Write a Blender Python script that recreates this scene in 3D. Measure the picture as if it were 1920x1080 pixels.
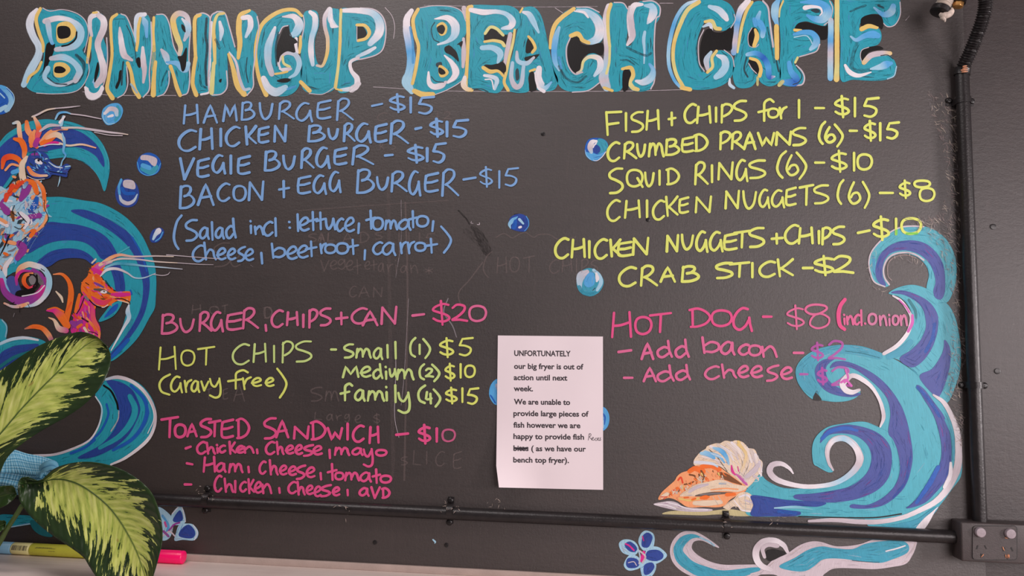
import bpy, bmesh, math, random
from mathutils import Vector, Matrix, Euler
from mathutils.geometry import tessellate_polygon

scene = bpy.context.scene
for o in list(bpy.data.objects):
    bpy.data.objects.remove(o)

# ------------------------------------------------------------------ camera, world, lights, exposure
F = 1400.0                       # focal length in pixels of a 1920 px wide frame
D = 1.49                         # metres from lens to wall
cam_data = bpy.data.cameras.new('camera')
cam_data.sensor_width = 36.0
cam_data.lens = 36.0 * F / 1920.0
cam_data.clip_start = 0.02
cam_data.clip_end = 50
cam = bpy.data.objects.new('camera', cam_data)
scene.collection.objects.link(cam)
ZC = 1.75
ROT = (Matrix.Rotation(math.radians(5.535), 3, 'Z') @ Matrix.Rotation(math.radians(90 + 6.081), 3, 'X')
       @ Matrix.Rotation(math.radians(1.462), 3, 'Z'))
cam.matrix_world = Matrix.Translation((0, -D, ZC)) @ ROT.to_4x4()
scene.camera = cam

world = bpy.data.worlds.new('room_light')
scene.world = world
world.use_nodes = True
world.node_tree.nodes['Background'].inputs[0].default_value = (0.95, 0.86, 0.86, 1)
world.node_tree.nodes['Background'].inputs[1].default_value = 0.2


def area_light(name, loc, target, size, size_y, power, col):
    l = bpy.data.lights.new(name, 'AREA')
    l.shape = 'RECTANGLE'
    l.size = size
    l.size_y = size_y
    l.energy = power
    l.color = col
    o = bpy.data.objects.new(name, l)
    scene.collection.objects.link(o)
    o.location = loc
    o.rotation_euler = (Vector(target) - Vector(loc)).to_track_quat('-Z', 'Y').to_euler()
    return o


area_light('window_daylight', (2.75, -1.2, 1.85), (0.2, 0, 1.75), 0.36, 0.6, 54, (1.0, 0.9, 0.9))
area_light('sheen_fill', (1.75, -2.7, 2.0), (0.6, 0, 1.75), 1.5, 1.3, 62, (1.0, 0.88, 0.88))  # added soft light behind the camera, gives the board its right-hand sheen
area_light('overhead_fill', (-0.9, -1.1, 3.5), (-0.6, -0.35, 1.3), 1.7, 0.6, 30, (1.0, 0.91, 0.9))  # added fill from above, brightens the top of the ledge

vs = scene.view_settings
scene.display_settings.display_device = 'sRGB'
vs.view_transform = 'Standard'
vs.look = 'None'
vs.exposure = -0.36
vs.gamma = 1.0
vs.use_curve_mapping = False


# ------------------------------------------------------------------ helpers
def on(px, py, d=0.0):
    """Point where the sight line of photo point (px, py) meets the plane standing d metres in front of the wall."""
    v = ROT @ Vector(((px - 960) / F, -(py - 540) / F, -1))
    t = (D - d) / v.y
    return Vector((v.x * t, -d, ZC + v.z * t))


def lin(c):
    return tuple(((x / 255) / 12.92 if x / 255 <= 0.04045 else ((x / 255 + 0.055) / 1.055) ** 2.4) for x in c)


def catmull(pts, closed=False, n=6):
    if len(pts) < 3:
        if len(pts) == 2 and not closed:
            a, b = pts
            return [tuple(a[j] + (b[j] - a[j]) * i / 4 for j in range(len(a))) for i in range(5)]
        return list(pts)
    out = []
    m = len(pts)
    rng = range(m) if closed else range(m - 1)
    for i in rng:
        if closed:
            p0, p1, p2, p3 = pts[i - 1], pts[i], pts[(i + 1) % m], pts[(i + 2) % m]
        else:
            p1, p2 = pts[i], pts[i + 1]
            p0 = pts[i - 1] if i else tuple(2 * a - b for a, b in zip(p1, p2))
            p3 = pts[i + 2] if i + 2 < m else tuple(2 * b - a for a, b in zip(p1, p2))
        for k in range(n):
            t = k / n
            out.append(tuple(0.5 * (2 * b + (c - a) * t + (2 * a - 5 * b + 4 * c - d) * t * t + (3 * b - a - 3 * c + d) * t ** 3)
                             for a, b, c, d in zip(p0, p1, p2, p3)))
    if not closed:
        out.append(tuple(pts[-1]))
    return out


def densify(pts, n=3):
    out = []
    for a, b in zip(pts, pts[1:]):
        for k in range(n):
            out.append(tuple(x + (y - x) * k / n for x, y in zip(a, b)))
    out.append(tuple(pts[-1]))
    return out


def link(o, parent=None):
    scene.collection.objects.link(o)
    if parent:
        o.parent = parent
        o.matrix_parent_inverse = Matrix.Identity(4)
    return o


def tag(o, label=None, cat=None, group=None, kind=None):
    for k, v in (('label', label), ('category', cat), ('group', group), ('kind', kind)):
        if v:
            o[k] = v
    return o


def empty(name, loc):
    o = bpy.data.objects.new(name, None)
    o.location = loc
    o.empty_display_size = 0.02
    return link(o)


# ------------------------------------------------------------------ materials
def new_mat(name):
    m = bpy.data.materials.new(name)
    m.use_nodes = True
    nt = m.node_tree
    return m, nt, nt.nodes['Principled BSDF']


def N(nt, typ, **kw):
    n = nt.nodes.new(typ)
    for k, v in kw.items():
        setattr(n, k, v)
    return n


def noise(nt, vec, scale, detail=4, rough=0.6):
    n = N(nt, 'ShaderNodeTexNoise')
    n.inputs['Scale'].default_value = scale
    n.inputs['Detail'].default_value = detail
    n.inputs['Roughness'].default_value = rough
    if vec is not None:
        nt.links.new(vec, n.inputs['Vector'])
    return n.outputs['Fac']


def mapping(nt, src, scale=(1, 1, 1), rot=(0, 0, 0)):
    m = N(nt, 'ShaderNodeMapping')
    m.inputs['Scale'].default_value = scale
    m.inputs['Rotation'].default_value = rot
    nt.links.new(src, m.inputs['Vector'])
    return m.outputs[0]


def math_n(nt, op, a, b=None, clamp=False):
    n = N(nt, 'ShaderNodeMath', operation=op)
    n.use_clamp = clamp
    for i, x in enumerate((a, b)):
        if x is None:
            continue
        if isinstance(x, (int, float)):
            n.inputs[i].default_value = x
        else:
            nt.links.new(x, n.inputs[i])
    return n.outputs[0]


def ramp(nt, fac, stops):
    r = N(nt, 'ShaderNodeValToRGB')
    el = r.color_ramp.elements
    while len(el) > 1:
        el.remove(el[-1])
    el[0].position = stops[0][0]
    el[0].color = (*stops[0][1], 1)
    for p, c in stops[1:]:
        e = el.new(p)
        e.color = (*c, 1)
    nt.links.new(fac, r.inputs[0])
    return r.outputs[0]


def mixc(nt, fac, a, b, mode='MIX'):
    n = N(nt, 'ShaderNodeMix', data_type='RGBA', blend_type=mode)
    for i, x in ((0, fac), (6, a), (7, b)):
        if isinstance(x, (int, float)):
            n.inputs[i].default_value = x
        elif isinstance(x, tuple):
            n.inputs[i].default_value = (*x[:3], 1)
        else:
            nt.links.new(x, n.inputs[i])
    return n.outputs[2]


def bump(nt, b, h, strength, dist):
    n = N(nt, 'ShaderNodeBump')
    n.inputs['Strength'].default_value = strength
    n.inputs['Distance'].default_value = dist
    nt.links.new(h, n.inputs['Height'])
    nt.links.new(n.outputs[0], b.inputs['Normal'])


def plain(name, rgb, rough=0.5, metal=0.0, var=0.12, scale=60, bmp=0.0, bscale=400, spec=0.5):
    m, nt, b = new_mat(name)
    c = N(nt, 'ShaderNodeTexCoord').outputs['Object']
    base = lin(rgb)
    f = noise(nt, c, scale)
    col = ramp(nt, f, [(0.3, tuple(x * (1 - var) for x in base)), (0.7, tuple(min(1, x * (1 + var)) for x in base))])
    nt.links.new(col, b.inputs['Base Color'])
    b.inputs['Roughness'].default_value = rough
    b.inputs['Metallic'].default_value = metal
    b.inputs['Specular IOR Level'].default_value = spec
    if bmp:
        bump(nt, b, noise(nt, c, bscale, 6), bmp, 0.002)
    return m


# brushed acrylic paint: colour from the stroke, bristle streaks along it, dry coverage where the brush ran thin
def paint_material(name, streak, rough, op, slope=2.6):
    m, nt, b = new_mat(name)
    at = N(nt, 'ShaderNodeAttribute', attribute_name='col')
    uv = N(nt, 'ShaderNodeAttribute', attribute_name='suv')
    sep = N(nt, 'ShaderNodeSeparateXYZ')
    nt.links.new(uv.outputs['Vector'], sep.inputs[0])
    st = noise(nt, mapping(nt, uv.outputs['Vector'], (0.05, 0.75, 1)), 1.0, 4, 0.7)
    blot = noise(nt, mapping(nt, uv.outputs['Vector'], (0.05, 0.05, 1)), 1.0, 3, 0.6)
    both = math_n(nt, 'ADD', math_n(nt, 'MULTIPLY', st, 0.75), math_n(nt, 'MULTIPLY', blot, 0.25))
    k = math_n(nt, 'MULTIPLY_ADD', both, streak)
    kn = k.node
    kn.inputs[2].default_value = 1 - streak * 0.5
    sc = N(nt, 'ShaderNodeVectorMath', operation='SCALE')
    nt.links.new(at.outputs['Color'], sc.inputs[0])
    nt.links.new(k, sc.inputs['Scale'])
    nt.links.new(sc.outputs[0], b.inputs['Base Color'])
    b.inputs['Roughness'].default_value = rough
    b.inputs['Specular IOR Level'].default_value = 0.35
    fine = noise(nt, mapping(nt, uv.outputs['Vector'], (0.12, 0.9, 1)), 1.0, 5, 0.75)
    a = math_n(nt, 'SUBTRACT', math_n(nt, 'MULTIPLY', at.outputs['Alpha'], 1.25), math_n(nt, 'MULTIPLY', fine, 0.95))
    a = math_n(nt, 'MULTIPLY', a, slope, clamp=True)
    a = math_n(nt, 'MULTIPLY', a, op)
    nt.links.new(a, b.inputs['Alpha'])
    bump(nt, b, st, 0.35, 0.0006)
    return m


PAINT = paint_material('acrylic_paint', 0.75, 0.42, 1.0)
MARKER = paint_material('chalk_marker_ink', 0.25, 0.6, 0.93, 4.0)
GHOST = paint_material('wiped_chalk_residue', 0.3, 0.8, 0.2)
GLAZE = paint_material('thin_marker_ink', 0.22, 0.6, 0.62, 4.0)

PAL = {k: v for k, v in {
    'T': (42, 154, 174), 'C': (76, 170, 188), 'c': (60, 154, 180), 'G': (30, 118, 130), 'N': (68, 80, 152), 'n': (44, 70, 150), 'U': (34, 92, 182),
    'A': (84, 164, 220), 'L': (160, 202, 224), 'P': (198, 186, 194), 'W': (228, 222, 228), 'Y': (224, 192, 112),
    'y': (214, 208, 140), 'K': (17, 14, 15), 'k': (46, 62, 72), 'g': (128, 122, 126),
    'O': (236, 112, 40), 'o': (238, 160, 110), 'R': (224, 72, 40), 'M': (214, 44, 140), 'm': (206, 92, 178), 'V': (146, 58, 148),
    'B': (120, 70, 34), 'E': (226, 205, 180), 'e': (204, 190, 176), 'S': (196, 184, 138), 'D': (96, 84, 76), 'q': (150, 132, 130),
    '1': (126, 170, 222), '2': (226, 234, 116), '3': (224, 108, 154), '4': (232, 84, 142), '5': (205, 228, 140),
    '6': (206, 96, 190), '7': (120, 220, 90), 'H': (212, 128, 165)}.items()}
PLIN = {k: lin(v) for k, v in PAL.items()}


def inside(x, y, poly):
    c = False
    for i in range(len(poly)):
        x1, y1 = poly[i - 1][0], poly[i - 1][1]
        x2, y2 = poly[i][0], poly[i][1]
        if (y1 > y) != (y2 > y) and x < (x2 - x1) * (y - y1) / (y2 - y1) + x1:
            c = not c
    return c


class Paint:
    """Collects brush strokes and filled shapes (photo points mapped to the wall) as thin layers and links them as ONE mesh."""

    def __init__(self, z=0.0003, dz=0.000006):
        self.v, self.f, self.c, self.u, self.m = [], [], [], [], []
        self.z, self.dz = z, dz
        self.o, self.k = (0.0, 0.0), 1.0
        self.mat = 0
        self.rise = 0.0

    def P(self, p):
        return (self.o[0] + p[0] / self.k, self.o[1] + p[1] / self.k)

    def add(self, px, col, cov, uv):
        self.v.append(on(px[0], px[1], self.z + self.rise))
        self.c.append((*col, cov))
        self.u.append((uv[0], uv[1], self.z * 5e4))
        return len(self.v) - 1

    def fill(self, pts, col, smooth=True, cov=1.0, ang=0.0):
        pts = [self.P(p) for p in pts]
        if smooth:
            pts = catmull(pts, True, 5)
        self.z += self.dz
        ca, sa = math.cos(ang), math.sin(ang)
        base = len(self.v)
        for p in pts:
            self.add(p, PLIN[col], cov, (p[0] * ca + p[1] * sa, -p[0] * sa + p[1] * ca))
        for t in tessellate_polygon([[Vector((p[0], p[1], 0)) for p in pts]]):
            self.f.append(tuple(base + i for i in t))
            self.m.append(self.mat)
        if self.brushy.get(col) and cov > 0.9 and smooth:
            self.bristle(pts, self.brushy[col])
        # ragged brushed edge
        w = 0.7
        n = len(pts)
        area = sum(pts[i][0] * pts[(i + 1) % n][1] - pts[(i + 1) % n][0] * pts[i][1] for i in range(n))
        s = 1 if area > 0 else -1
        ring = []
        for i in range(n):
            a, b = pts[i - 1], pts[(i + 1) % n]
            dx, dy = b[0] - a[0], b[1] - a[1]
            L = math.hypot(dx, dy) or 1
            q = (pts[i][0] + s * dy / L * w, pts[i][1] - s * dx / L * w)
            ring.append(self.add(q, PLIN[col], 0.3 * cov, (q[0] * ca + q[1] * sa, -q[0] * sa + q[1] * ca)))
        for i in range(n):
            j = (i + 1) % n
            self.f.append((base + i, base + j, ring[j], ring[i]))
            self.m.append(self.mat)

    brushy = {'T': 'TTcGAkG', 'C': 'CcLCTCc', 'c': 'CcTcL', 'n': 'nUnNUn', 'N': 'NNnUNV', 'L': 'LPAL', 'E': 'EWePE', 'P': 'PPWe', 'U': 'UAUn', 'A': 'ALUA'}

    def bristle(self, pts, cols):
        """Loose semi-dry brush marks dragged across a filled shape."""
        xs, ys = [p[0] for p in pts], [p[1] for p in pts]
        n = len(pts)
        area = abs(sum(pts[i - 1][0] * pts[i][1] - pts[i][0] * pts[i - 1][1] for i in range(n))) / 2
        want = min(160, int(area / 70))
        o, k, z = self.o, self.k, self.dz
        self.o, self.k, self.dz = (0, 0), 1, 0.0000015
        tries = 0
        while want > 0 and tries < 3000:
            tries += 1
            x, y = random.uniform(min(xs), max(xs)), random.uniform(min(ys), max(ys))
            # follow the nearest edge of the shape
            j = min(range(n), key=lambda i: (pts[i][0] - x) ** 2 + (pts[i][1] - y) ** 2)
            dx, dy = pts[(j + 2) % n][0] - pts[j - 2][0], pts[(j + 2) % n][1] - pts[j - 2][1]
            L = math.hypot(dx, dy) or 1
            l = random.uniform(5, 13)
            dx, dy = dx / L * l, dy / L * l
            q = [(x - dx, y - dy), (x + random.uniform(-1, 1), y + random.uniform(-1, 1)), (x + dx, y + dy)]
            if all(inside(a[0], a[1], pts) for a in q):
                self.stroke(q, [random.uniform(.6, 2), random.uniform(1.2, 3.4), 0.6], random.choice(cols), True, random.uniform(.32, .55))
                want -= 1
        self.o, self.k, self.dz = o, k, z

    def stroke(self, pts, w, col, smooth=True, cov=1.0, edge=0.2, nib=0.0, cap=True, inner=0.66):
        """w: one width or a list along the stroke, in local units; col: one key or several blended along it."""
        m = len(pts)
        ws = w if isinstance(w, (list, tuple)) else [w]
        ext = []
        for i, p in enumerate(pts):
            t = i / max(1, m - 1) * (len(ws) - 1)
            a = int(min(t, len(ws) - 1.0001)) if len(ws) > 1 else 0
            ww = ws[a] + (ws[min(a + 1, len(ws) - 1)] - ws[a]) * (t - a) if len(ws) > 1 else ws[0]
            q = self.P(p)
            ext.append((q[0], q[1], ww / self.k))
        q = catmull(ext, False, 6) if smooth else densify(ext, 3)
        if len(q) < 2:
            return
        self.z += self.dz
        # round caps
        if cap:
            a, b = q[0], q[1]
            L = math.hypot(b[0] - a[0], b[1] - a[1]) or 1
            tx, ty = (b[0] - a[0]) / L, (b[1] - a[1]) / L
            r = a[2] * 0.5
            head = [(a[0] - tx * r * s, a[1] - ty * r * s, a[2] * math.sqrt(max(0.02, 1 - s * s))) for s in (0.97, 0.8, 0.5)]
            a, b = q[-1], q[-2]
            L = math.hypot(b[0] - a[0], b[1] - a[1]) or 1
            tx, ty = (b[0] - a[0]) / L, (b[1] - a[1]) / L
            r = a[2] * 0.5
            tail = [(a[0] - tx * r * s, a[1] - ty * r * s, a[2] * math.sqrt(max(0.02, 1 - s * s))) for s in (0.5, 0.8, 0.97)]
            q = head + q + tail
        cols = [PLIN[c] for c in col]
        n = len(q)
        s = 0.0
        off = random.random() * 400
        prev = None
        for i, p in enumerate(q):
            a, b = q[max(0, i - 1)], q[min(n - 1, i + 1)]
            dx, dy = b[0] - a[0], b[1] - a[1]
            L = math.hypot(dx, dy) or 1
            nx, ny = -dy / L, dx / L
            if i:
                s += math.hypot(p[0] - q[i - 1][0], p[1] - q[i - 1][1])
            t = i / (n - 1) * (len(cols) - 1)
            k = int(min(t, len(cols) - 1.0001)) if len(cols) > 1 else 0
            fr = t - k
            c = tuple(x + (y - x) * fr for x, y in zip(cols[k], cols[min(k + 1, len(cols) - 1)])) if len(cols) > 1 else cols[0]
            h = p[2] * 0.5
            if nib:
                h *= 1 + nib * (abs(math.sin(math.atan2(dy, dx) - math.radians(30))) - 0.5) * 2
            row = []
            self.rise = self.dz * 0.8 * i / n
            for e in (-1, -inner, 0, inner, 1):
                row.append(self.add((p[0] + nx * h * e, p[1] + ny * h * e), c, cov if abs(e) < 0.9 else cov * edge, (s + off, e * h + off)))
            if prev:
                for j in range(4):
                    self.f.append((prev[j], prev[j + 1], row[j + 1], row[j]))
                    self.m.append(self.mat)
            prev = row
        self.rise = 0.0

    def run(self, text):
        """One shape a line: '@ x y k' sets the frame; f/g fill smooth/straight; s/p stroke smooth/straight; then colours, widths, coverage : points."""
        for ln in text.strip().splitlines():
            ln = ln.strip()
            if not ln:
                continue
            if ln[0] == '@':
                a = [float(x) for x in ln[1:].split()]
                self.o, self.k = (a[0], a[1]), a[2]
                continue
            head, body = ln.split(':')
            h = head.split()
            pts = [tuple(float(x) for x in q.split(',')) for q in body.split()]
            cov = float(h[-1][1:]) if h[-1][0] == '/' else 1.0
            if h[0] in 'fg':
                self.fill(pts, h[1], h[0] == 'f', cov, random.uniform(-0.4, 0.4) + 1.4)
            else:
                self.stroke(pts, [float(x) for x in h[2].split(',')], h[1], h[0] == 's', cov)
        return self

    def build(self, name, parent, mats=None, label=None):
        mats = mats or [PAINT]
        me = bpy.data.meshes.new(name)
        me.from_pydata(self.v, [], self.f)
        for m in mats:
            me.materials.append(m)
        me.polygons.foreach_set('material_index', self.m)
        a = me.attributes.new('col', 'FLOAT_COLOR', 'POINT')
        a.data.foreach_set('color', [x for c in self.c for x in c])
        b = me.attributes.new('suv', 'FLOAT_VECTOR', 'POINT')
        b.data.foreach_set('vector', [x for c in self.u for x in c])
        me.update()
        o = bpy.data.objects.new(name, me)
        if label:
            o['label'] = label
        return link(o, parent)


class MB:
    """Collects solid shapes and links them as ONE mesh."""

    def __init__(self):
        self.bm = bmesh.new()

    def box(self, c, s, bev=0.0, rot=None):
        r = bmesh.ops.create_cube(self.bm, size=1.0)
        vs_ = r['verts']
        for v in vs_:
            v.co = Vector((v.co.x * s[0], v.co.y * s[1], v.co.z * s[2]))
        if bev:
            es = list({e for v in vs_ for e in v.link_edges})
            g = bmesh.ops.bevel(self.bm, geom=es, offset=bev, segments=3, affect='EDGES', profile=0.5)
            vs_ = list({v for f in g['faces'] for v in f.verts} | {v for v in vs_ if v.is_valid})
        M = (rot.to_4x4() if rot else Matrix.Identity(4))
        for v in vs_:
            v.co = M @ v.co + Vector(c)
        return self

    def tube(self, pts, r, seg=16, caps=True):
        """pts: Vectors; r: radius or list of radii."""
        rings = []
        n = len(pts)
        up = Vector((0, 1, 0))
        for i, p in enumerate(pts):
            t = (pts[min(n - 1, i + 1)] - pts[max(0, i - 1)]).normalized()
            a = up - t * up.dot(t)
            if a.length < 1e-4:
                a = Vector((1, 0, 0)) - t * t.x
            a.normalize()
            b = t.cross(a)
            rr = r[i] if isinstance(r, (list, tuple)) else r
            rings.append([self.bm.verts.new(p + a * rr * math.cos(2 * math.pi * k / seg) + b * rr * math.sin(2 * math.pi * k / seg)) for k in range(seg)])
        for A, B in zip(rings, rings[1:]):
            for k in range(seg):
                self.bm.faces.new((A[k], A[(k + 1) % seg], B[(k + 1) % seg], B[k]))
        if caps:
            self.bm.faces.new(rings[0][::-1])
            self.bm.faces.new(rings[-1])
        return self

    def grid(self, rows):
        vr = [[self.bm.verts.new(p) for p in r] for r in rows]
        for A, B in zip(vr, vr[1:]):
            for k in range(len(A) - 1):
                self.bm.faces.new((A[k], A[k + 1], B[k + 1], B[k]))
        return self

    def build(self, name, mat, parent=None, smooth=True, label=None):
        me = bpy.data.meshes.new(name)
        bmesh.ops.recalc_face_normals(self.bm, faces=self.bm.faces)
        self.bm.to_mesh(me)
        self.bm.free()
        if smooth:
            me.polygons.foreach_set('use_smooth', [True] * len(me.polygons))
            me.set_sharp_from_angle(angle=math.radians(40))
        me.materials.append(mat)
        o = bpy.data.objects.new(name, me)
        if label:
            o['label'] = label
        return link(o, parent)


def rel(o, parent):
    """Parent o under an Empty while keeping it where it was modelled."""
    o.parent = parent
    o.matrix_parent_inverse = Matrix.Translation(-parent.location)
    return o


# ------------------------------------------------------------------ the wall, its seam strip and the pale ledge
def black_wall_material(name, base, light, rough_lo, rough_hi, scale, strength, spec=1.0):
    m, nt, b = new_mat(name)
    c = N(nt, 'ShaderNodeTexCoord').outputs['Object']
    big = noise(nt, mapping(nt, c, (1, 1, 1)), 2.3, 4)
    fine = noise(nt, mapping(nt, c, (1, 1, 2.2)), 90, 6, 0.7)
    streak = noise(nt, mapping(nt, c, (3, 1, 34), (0, 0.25, 0)), 3.0, 5, 0.7)
    vert = noise(nt, mapping(nt, c, (60, 1, 4)), 2.0, 4, 0.7)
    col = ramp(nt, math_n(nt, 'ADD', math_n(nt, 'MULTIPLY', big, 0.6), math_n(nt, 'MULTIPLY', streak, 0.4)),
               [(0.3, base), (0.7, light)])
    col = mixc(nt, ramp(nt, vert, [(0.55, (0, 0, 0)), (0.8, (0.25, 0.25, 0.25))]), col, tuple(x * 2.0 for x in light))
    speck = noise(nt, c, 420, 2, 0.5)
    zone = noise(nt, mapping(nt, c, (1, 1, 1), (0, 0, 0)), 5.0, 3, 0.6)
    dust = math_n(nt, 'MULTIPLY', math_n(nt, 'MULTIPLY', math_n(nt, 'SUBTRACT', speck, 0.66), 9.0, clamp=True), math_n(nt, 'MULTIPLY', math_n(nt, 'SUBTRACT', zone, 0.5), 5.0, clamp=True))
    col = mixc(nt, math_n(nt, 'MULTIPLY', dust, 0.7), col, (0.2, 0.17, 0.165))
    nt.links.new(col, b.inputs['Base Color'])
    rr = N(nt, 'ShaderNodeMapRange')
    nt.links.new(big, rr.inputs[0])
    rr.inputs[3].default_value = rough_lo
    rr.inputs[4].default_value = rough_hi
    nt.links.new(rr.outputs[0], b.inputs['Roughness'])
    b.inputs['Specular IOR Level'].default_value = spec
    h = math_n(nt, 'ADD', fine, math_n(nt, 'MULTIPLY', noise(nt, mapping(nt, c, (1.6, 1, 0.7), (0, 0.5, 0)), scale, 5, 0.75), 0.9))
    bump(nt, b, h, strength, 0.0016)
    return m


BOARD_M = black_wall_material('blackboard_paint', (0.016, 0.0098, 0.0092), (0.035, 0.0225, 0.0205), 0.44, 0.6, 160, 0.38)
WALL_M = black_wall_material('black_wall_paint', (0.017, 0.011, 0.011), (0.038, 0.026, 0.0255), 0.36, 0.55, 70, 0.3, 0.62)
BLACK = plain('black_painted_plastic', (34, 30, 31), 0.33, var=0.25, bmp=0.25, bscale=260, spec=0.45)
DARK = plain('bare_black_recess', (12, 10, 11), 0.6)
SCREW_M = plain('black_painted_screw_head', (24, 21, 22), 0.35)
SCRAPE = plain('scraped_paint_showing_pale_render', (176, 160, 150), 0.8, var=0.3, scale=300)

EDGE_Z = on(700, 1056).z            # where the board ends above the ledge
w = MB().box((0.2, 0.0565, ZC + 0.1), (5.2, 0.1, 3.7)).build('wall_back', WALL_M, smooth=False)
tag(w, kind='structure', label='black painted wall behind the menu and the conduits')

board = MB().box((-0.53, 0.0015, (EDGE_Z + ZC + 1.05) / 2), (2.54, 0.003, ZC + 1.05 - EDGE_Z), 0.0006).build('menu_board', BOARD_M, smooth=False)
tag(board, 'long black menu board hand painted with turquoise cafe title and marker prices', 'menu board')

# darker strip under the board and the ledge the pens lie on
STRIP_M = plain('greyish_cream_strip', (172, 154, 146), 0.6, var=0.1, scale=20, bmp=0.2)
t = MB().box((-0.3, -0.002, EDGE_Z - 0.0065), (3.4, 0.008, 0.013), 0.001).build('trim_1', STRIP_M)
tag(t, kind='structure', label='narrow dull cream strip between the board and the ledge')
m, nt, b = new_mat('pale_wood_ledge')
c = N(nt, 'ShaderNodeTexCoord').outputs['Object']
g = noise(nt, mapping(nt, c, (1.5, 60, 60)), 2.0, 5, 0.65)
big = noise(nt, c, 5.0, 3)
col = ramp(nt, math_n(nt, 'ADD', math_n(nt, 'MULTIPLY', g, 0.5), math_n(nt, 'MULTIPLY', big, 0.5)),
           [(0.3, lin((222, 202, 194))), (0.52, lin((238, 222, 214))), (0.75, lin((246, 234, 226)))])
nt.links.new(col, b.inputs['Base Color'])
b.inputs['Roughness'].default_value = 0.5
bump(nt, b, g, 0.15, 0.001)
LEDGE_TOP = EDGE_Z - 0.013
le = MB().box((-0.3, -0.16, LEDGE_TOP - 0.015), (3.4, 0.318, 0.03), 0.003).build('trim_2', m)
tag(le, kind='structure', label='pale cream wooden ledge running under the menu board')

# ------------------------------------------------------------------ small screws and scars in the board and wall
def screw(px, py, parent, name='screw', r=0.0045, d=0.0):
    p = on(px, py, d)
    mb = MB()
    pts = [p + Vector((0, y, 0)) for y in (0.0, -0.0012, -0.0014, -0.0016)]
    mb.tube(pts, [r * 1.25, r * 1.2, r, r * 0.55], 14)
    a = mb.build(name, SCREW_M, parent)
    return a
for q in ((1018, 251), (703, 1017), (837, 1022), (1215, 412)):
    screw(*q, board, 'screw', 0.0035)
for q in ((1862, 425), (1870, 696), (1791, 91), (1793, 70)):
    screw(*q, w, 'screw', 0.0045, -0.0062)


# ------------------------------------------------------------------ painted title letters (turquoise bodies, pale and yellow edges, bristle highlights)
TITLE = {}
TITLE['B, first letter of the title, broad with pale blue swoops'] = '''
@ 0 0 4.8
f T : 345,85 450,90 560,95 690,130 770,200 790,300 770,400 745,450 785,520 795,650 740,770 650,825 480,840 330,832 260,800 245,760 330,650 385,560 395,470 370,350 335,200
s P 10 /.8 : 385,72 450,100 560,86 690,120 770,190 796,300 775,410 760,470
s P 10 /.7 : 790,520 800,650 742,775 650,832 480,846 330,838
f K /.8 : 420,400 490,385 480,470 440,560 410,640 380,700 400,560
s k 40 /.55 : 600,765 700,730 750,640 750,560 690,500
s WL 40,75,80,72,70,80,85,60 : 330,90 285,150 268,230 300,330 345,410 345,500 270,640 215,760
s Y 34,38,34,28 : 362,80 325,170 350,290 385,390 388,460
s Y 26,30,20 : 372,560 335,635 265,690 245,740
s PWLLP 60,60,75,80,70,50 : 410,190 520,165 640,195 720,260 720,350 660,420 510,445
s PLA 60,58,50 /.9 : 430,200 445,290 470,380
s PLLP 50,70,60,70,60 : 465,525 570,515 660,560 715,640 680,720
s PLL 30,50,60 /.75 : 680,720 560,765 450,745 400,690 430,620
s k 16 /.6 : 430,700 500,750 600,760
f T : 480,210 560,190 640,210 690,290 660,370 580,410 500,400 470,320
f Y : 520,220 600,195 660,230 685,290 650,355 580,385 520,375 508,300
f K : 520,250 580,235 625,255 632,310 600,340 530,340
f T : 460,600 500,560 590,560 640,620 620,700 560,745 500,730 460,680
f Y : 495,572 570,565 620,600 628,640 570,690 500,690 482,640
f K : 500,605 550,600 590,630 560,655 495,650
s K 20 /.7 : 690,290 680,350 620,400 560,415
'''
TITLE['I with a pale snaking brush stroke'] = '''
@ 0 0 4.8
f T : 850,120 920,130 955,200 930,330 960,450 950,620 920,760 870,870 820,850 770,780 790,640 825,520 815,380 795,240 800,160
s P 12 : 830,870 900,820 950,700 968,520 960,340
s WP 60,45,30 : 870,125 815,160 810,240 825,320
s Y 24 : 840,115 870,112
s Y 30,36,26 : 815,340 805,430 785,560
s PWPWPP 55,70,75,60,70,80,60 : 890,140 930,180 930,260 880,390 900,490 930,600 925,690 870,760
s LA 30 /.7 : 865,690 835,760 850,800
f K : 880,560 890,620 870,700 850,740 855,660
s W 30,110,120,70 : 770,790 815,850 870,830 905,800
f T : 800,770 830,745 850,790 880,790 910,760 880,820 840,835 805,815
'''
TITLE['first N, yellow on its left edges'] = '''
@ 0 0 4.8
f T : 1000,200 1030,140 1090,130 1140,170 1200,320 1230,470 1260,300 1240,180 1290,130 1345,160 1360,300 1355,500 1340,700 1330,830 1270,870 1210,800 1170,620 1145,560 1130,700 1130,800 1070,870 1000,850 980,700 1010,500 1000,330
s P 12 : 1090,125 1145,160 1210,330 1235,460
s P 12 : 1140,600 1150,750 1120,840 1060,880
s P 14 : 1360,200 1365,430 1345,640 1345,800 1290,875
s WL 45,60,50,30 : 1300,130 1240,150 1225,260 1225,370
s Y 28,34,28 : 1262,165 1245,250 1240,370 1228,450
s Y 30,34,30,34,40,50 : 1050,130 1000,180 1000,330 1008,500 978,700 965,800 1010,880
s Y 40,36,50,45 : 1150,570 1180,650 1205,790 1250,870
f K : 1075,645 1095,640 1085,720 1055,795 1040,780 1065,720
s k 22 /.6 : 1110,560 1100,640 1095,760
s PWPP 20,50,60,70,50,30 : 1078,250 1085,320 1095,400 1115,490 1150,520 1185,540
s WPP 30,62,50,26 : 1285,430 1290,560 1300,640 1290,740
f K : 1230,530 1255,520 1265,580 1255,610 1235,580
s LA 30,70,50,30 /.8 : 1290,160 1305,200 1315,240 1320,330
s L 26 /.6 : 1180,760 1230,830
s k 12 /.6 : 1140,230 1180,320 1215,450 1225,560
'''
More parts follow.
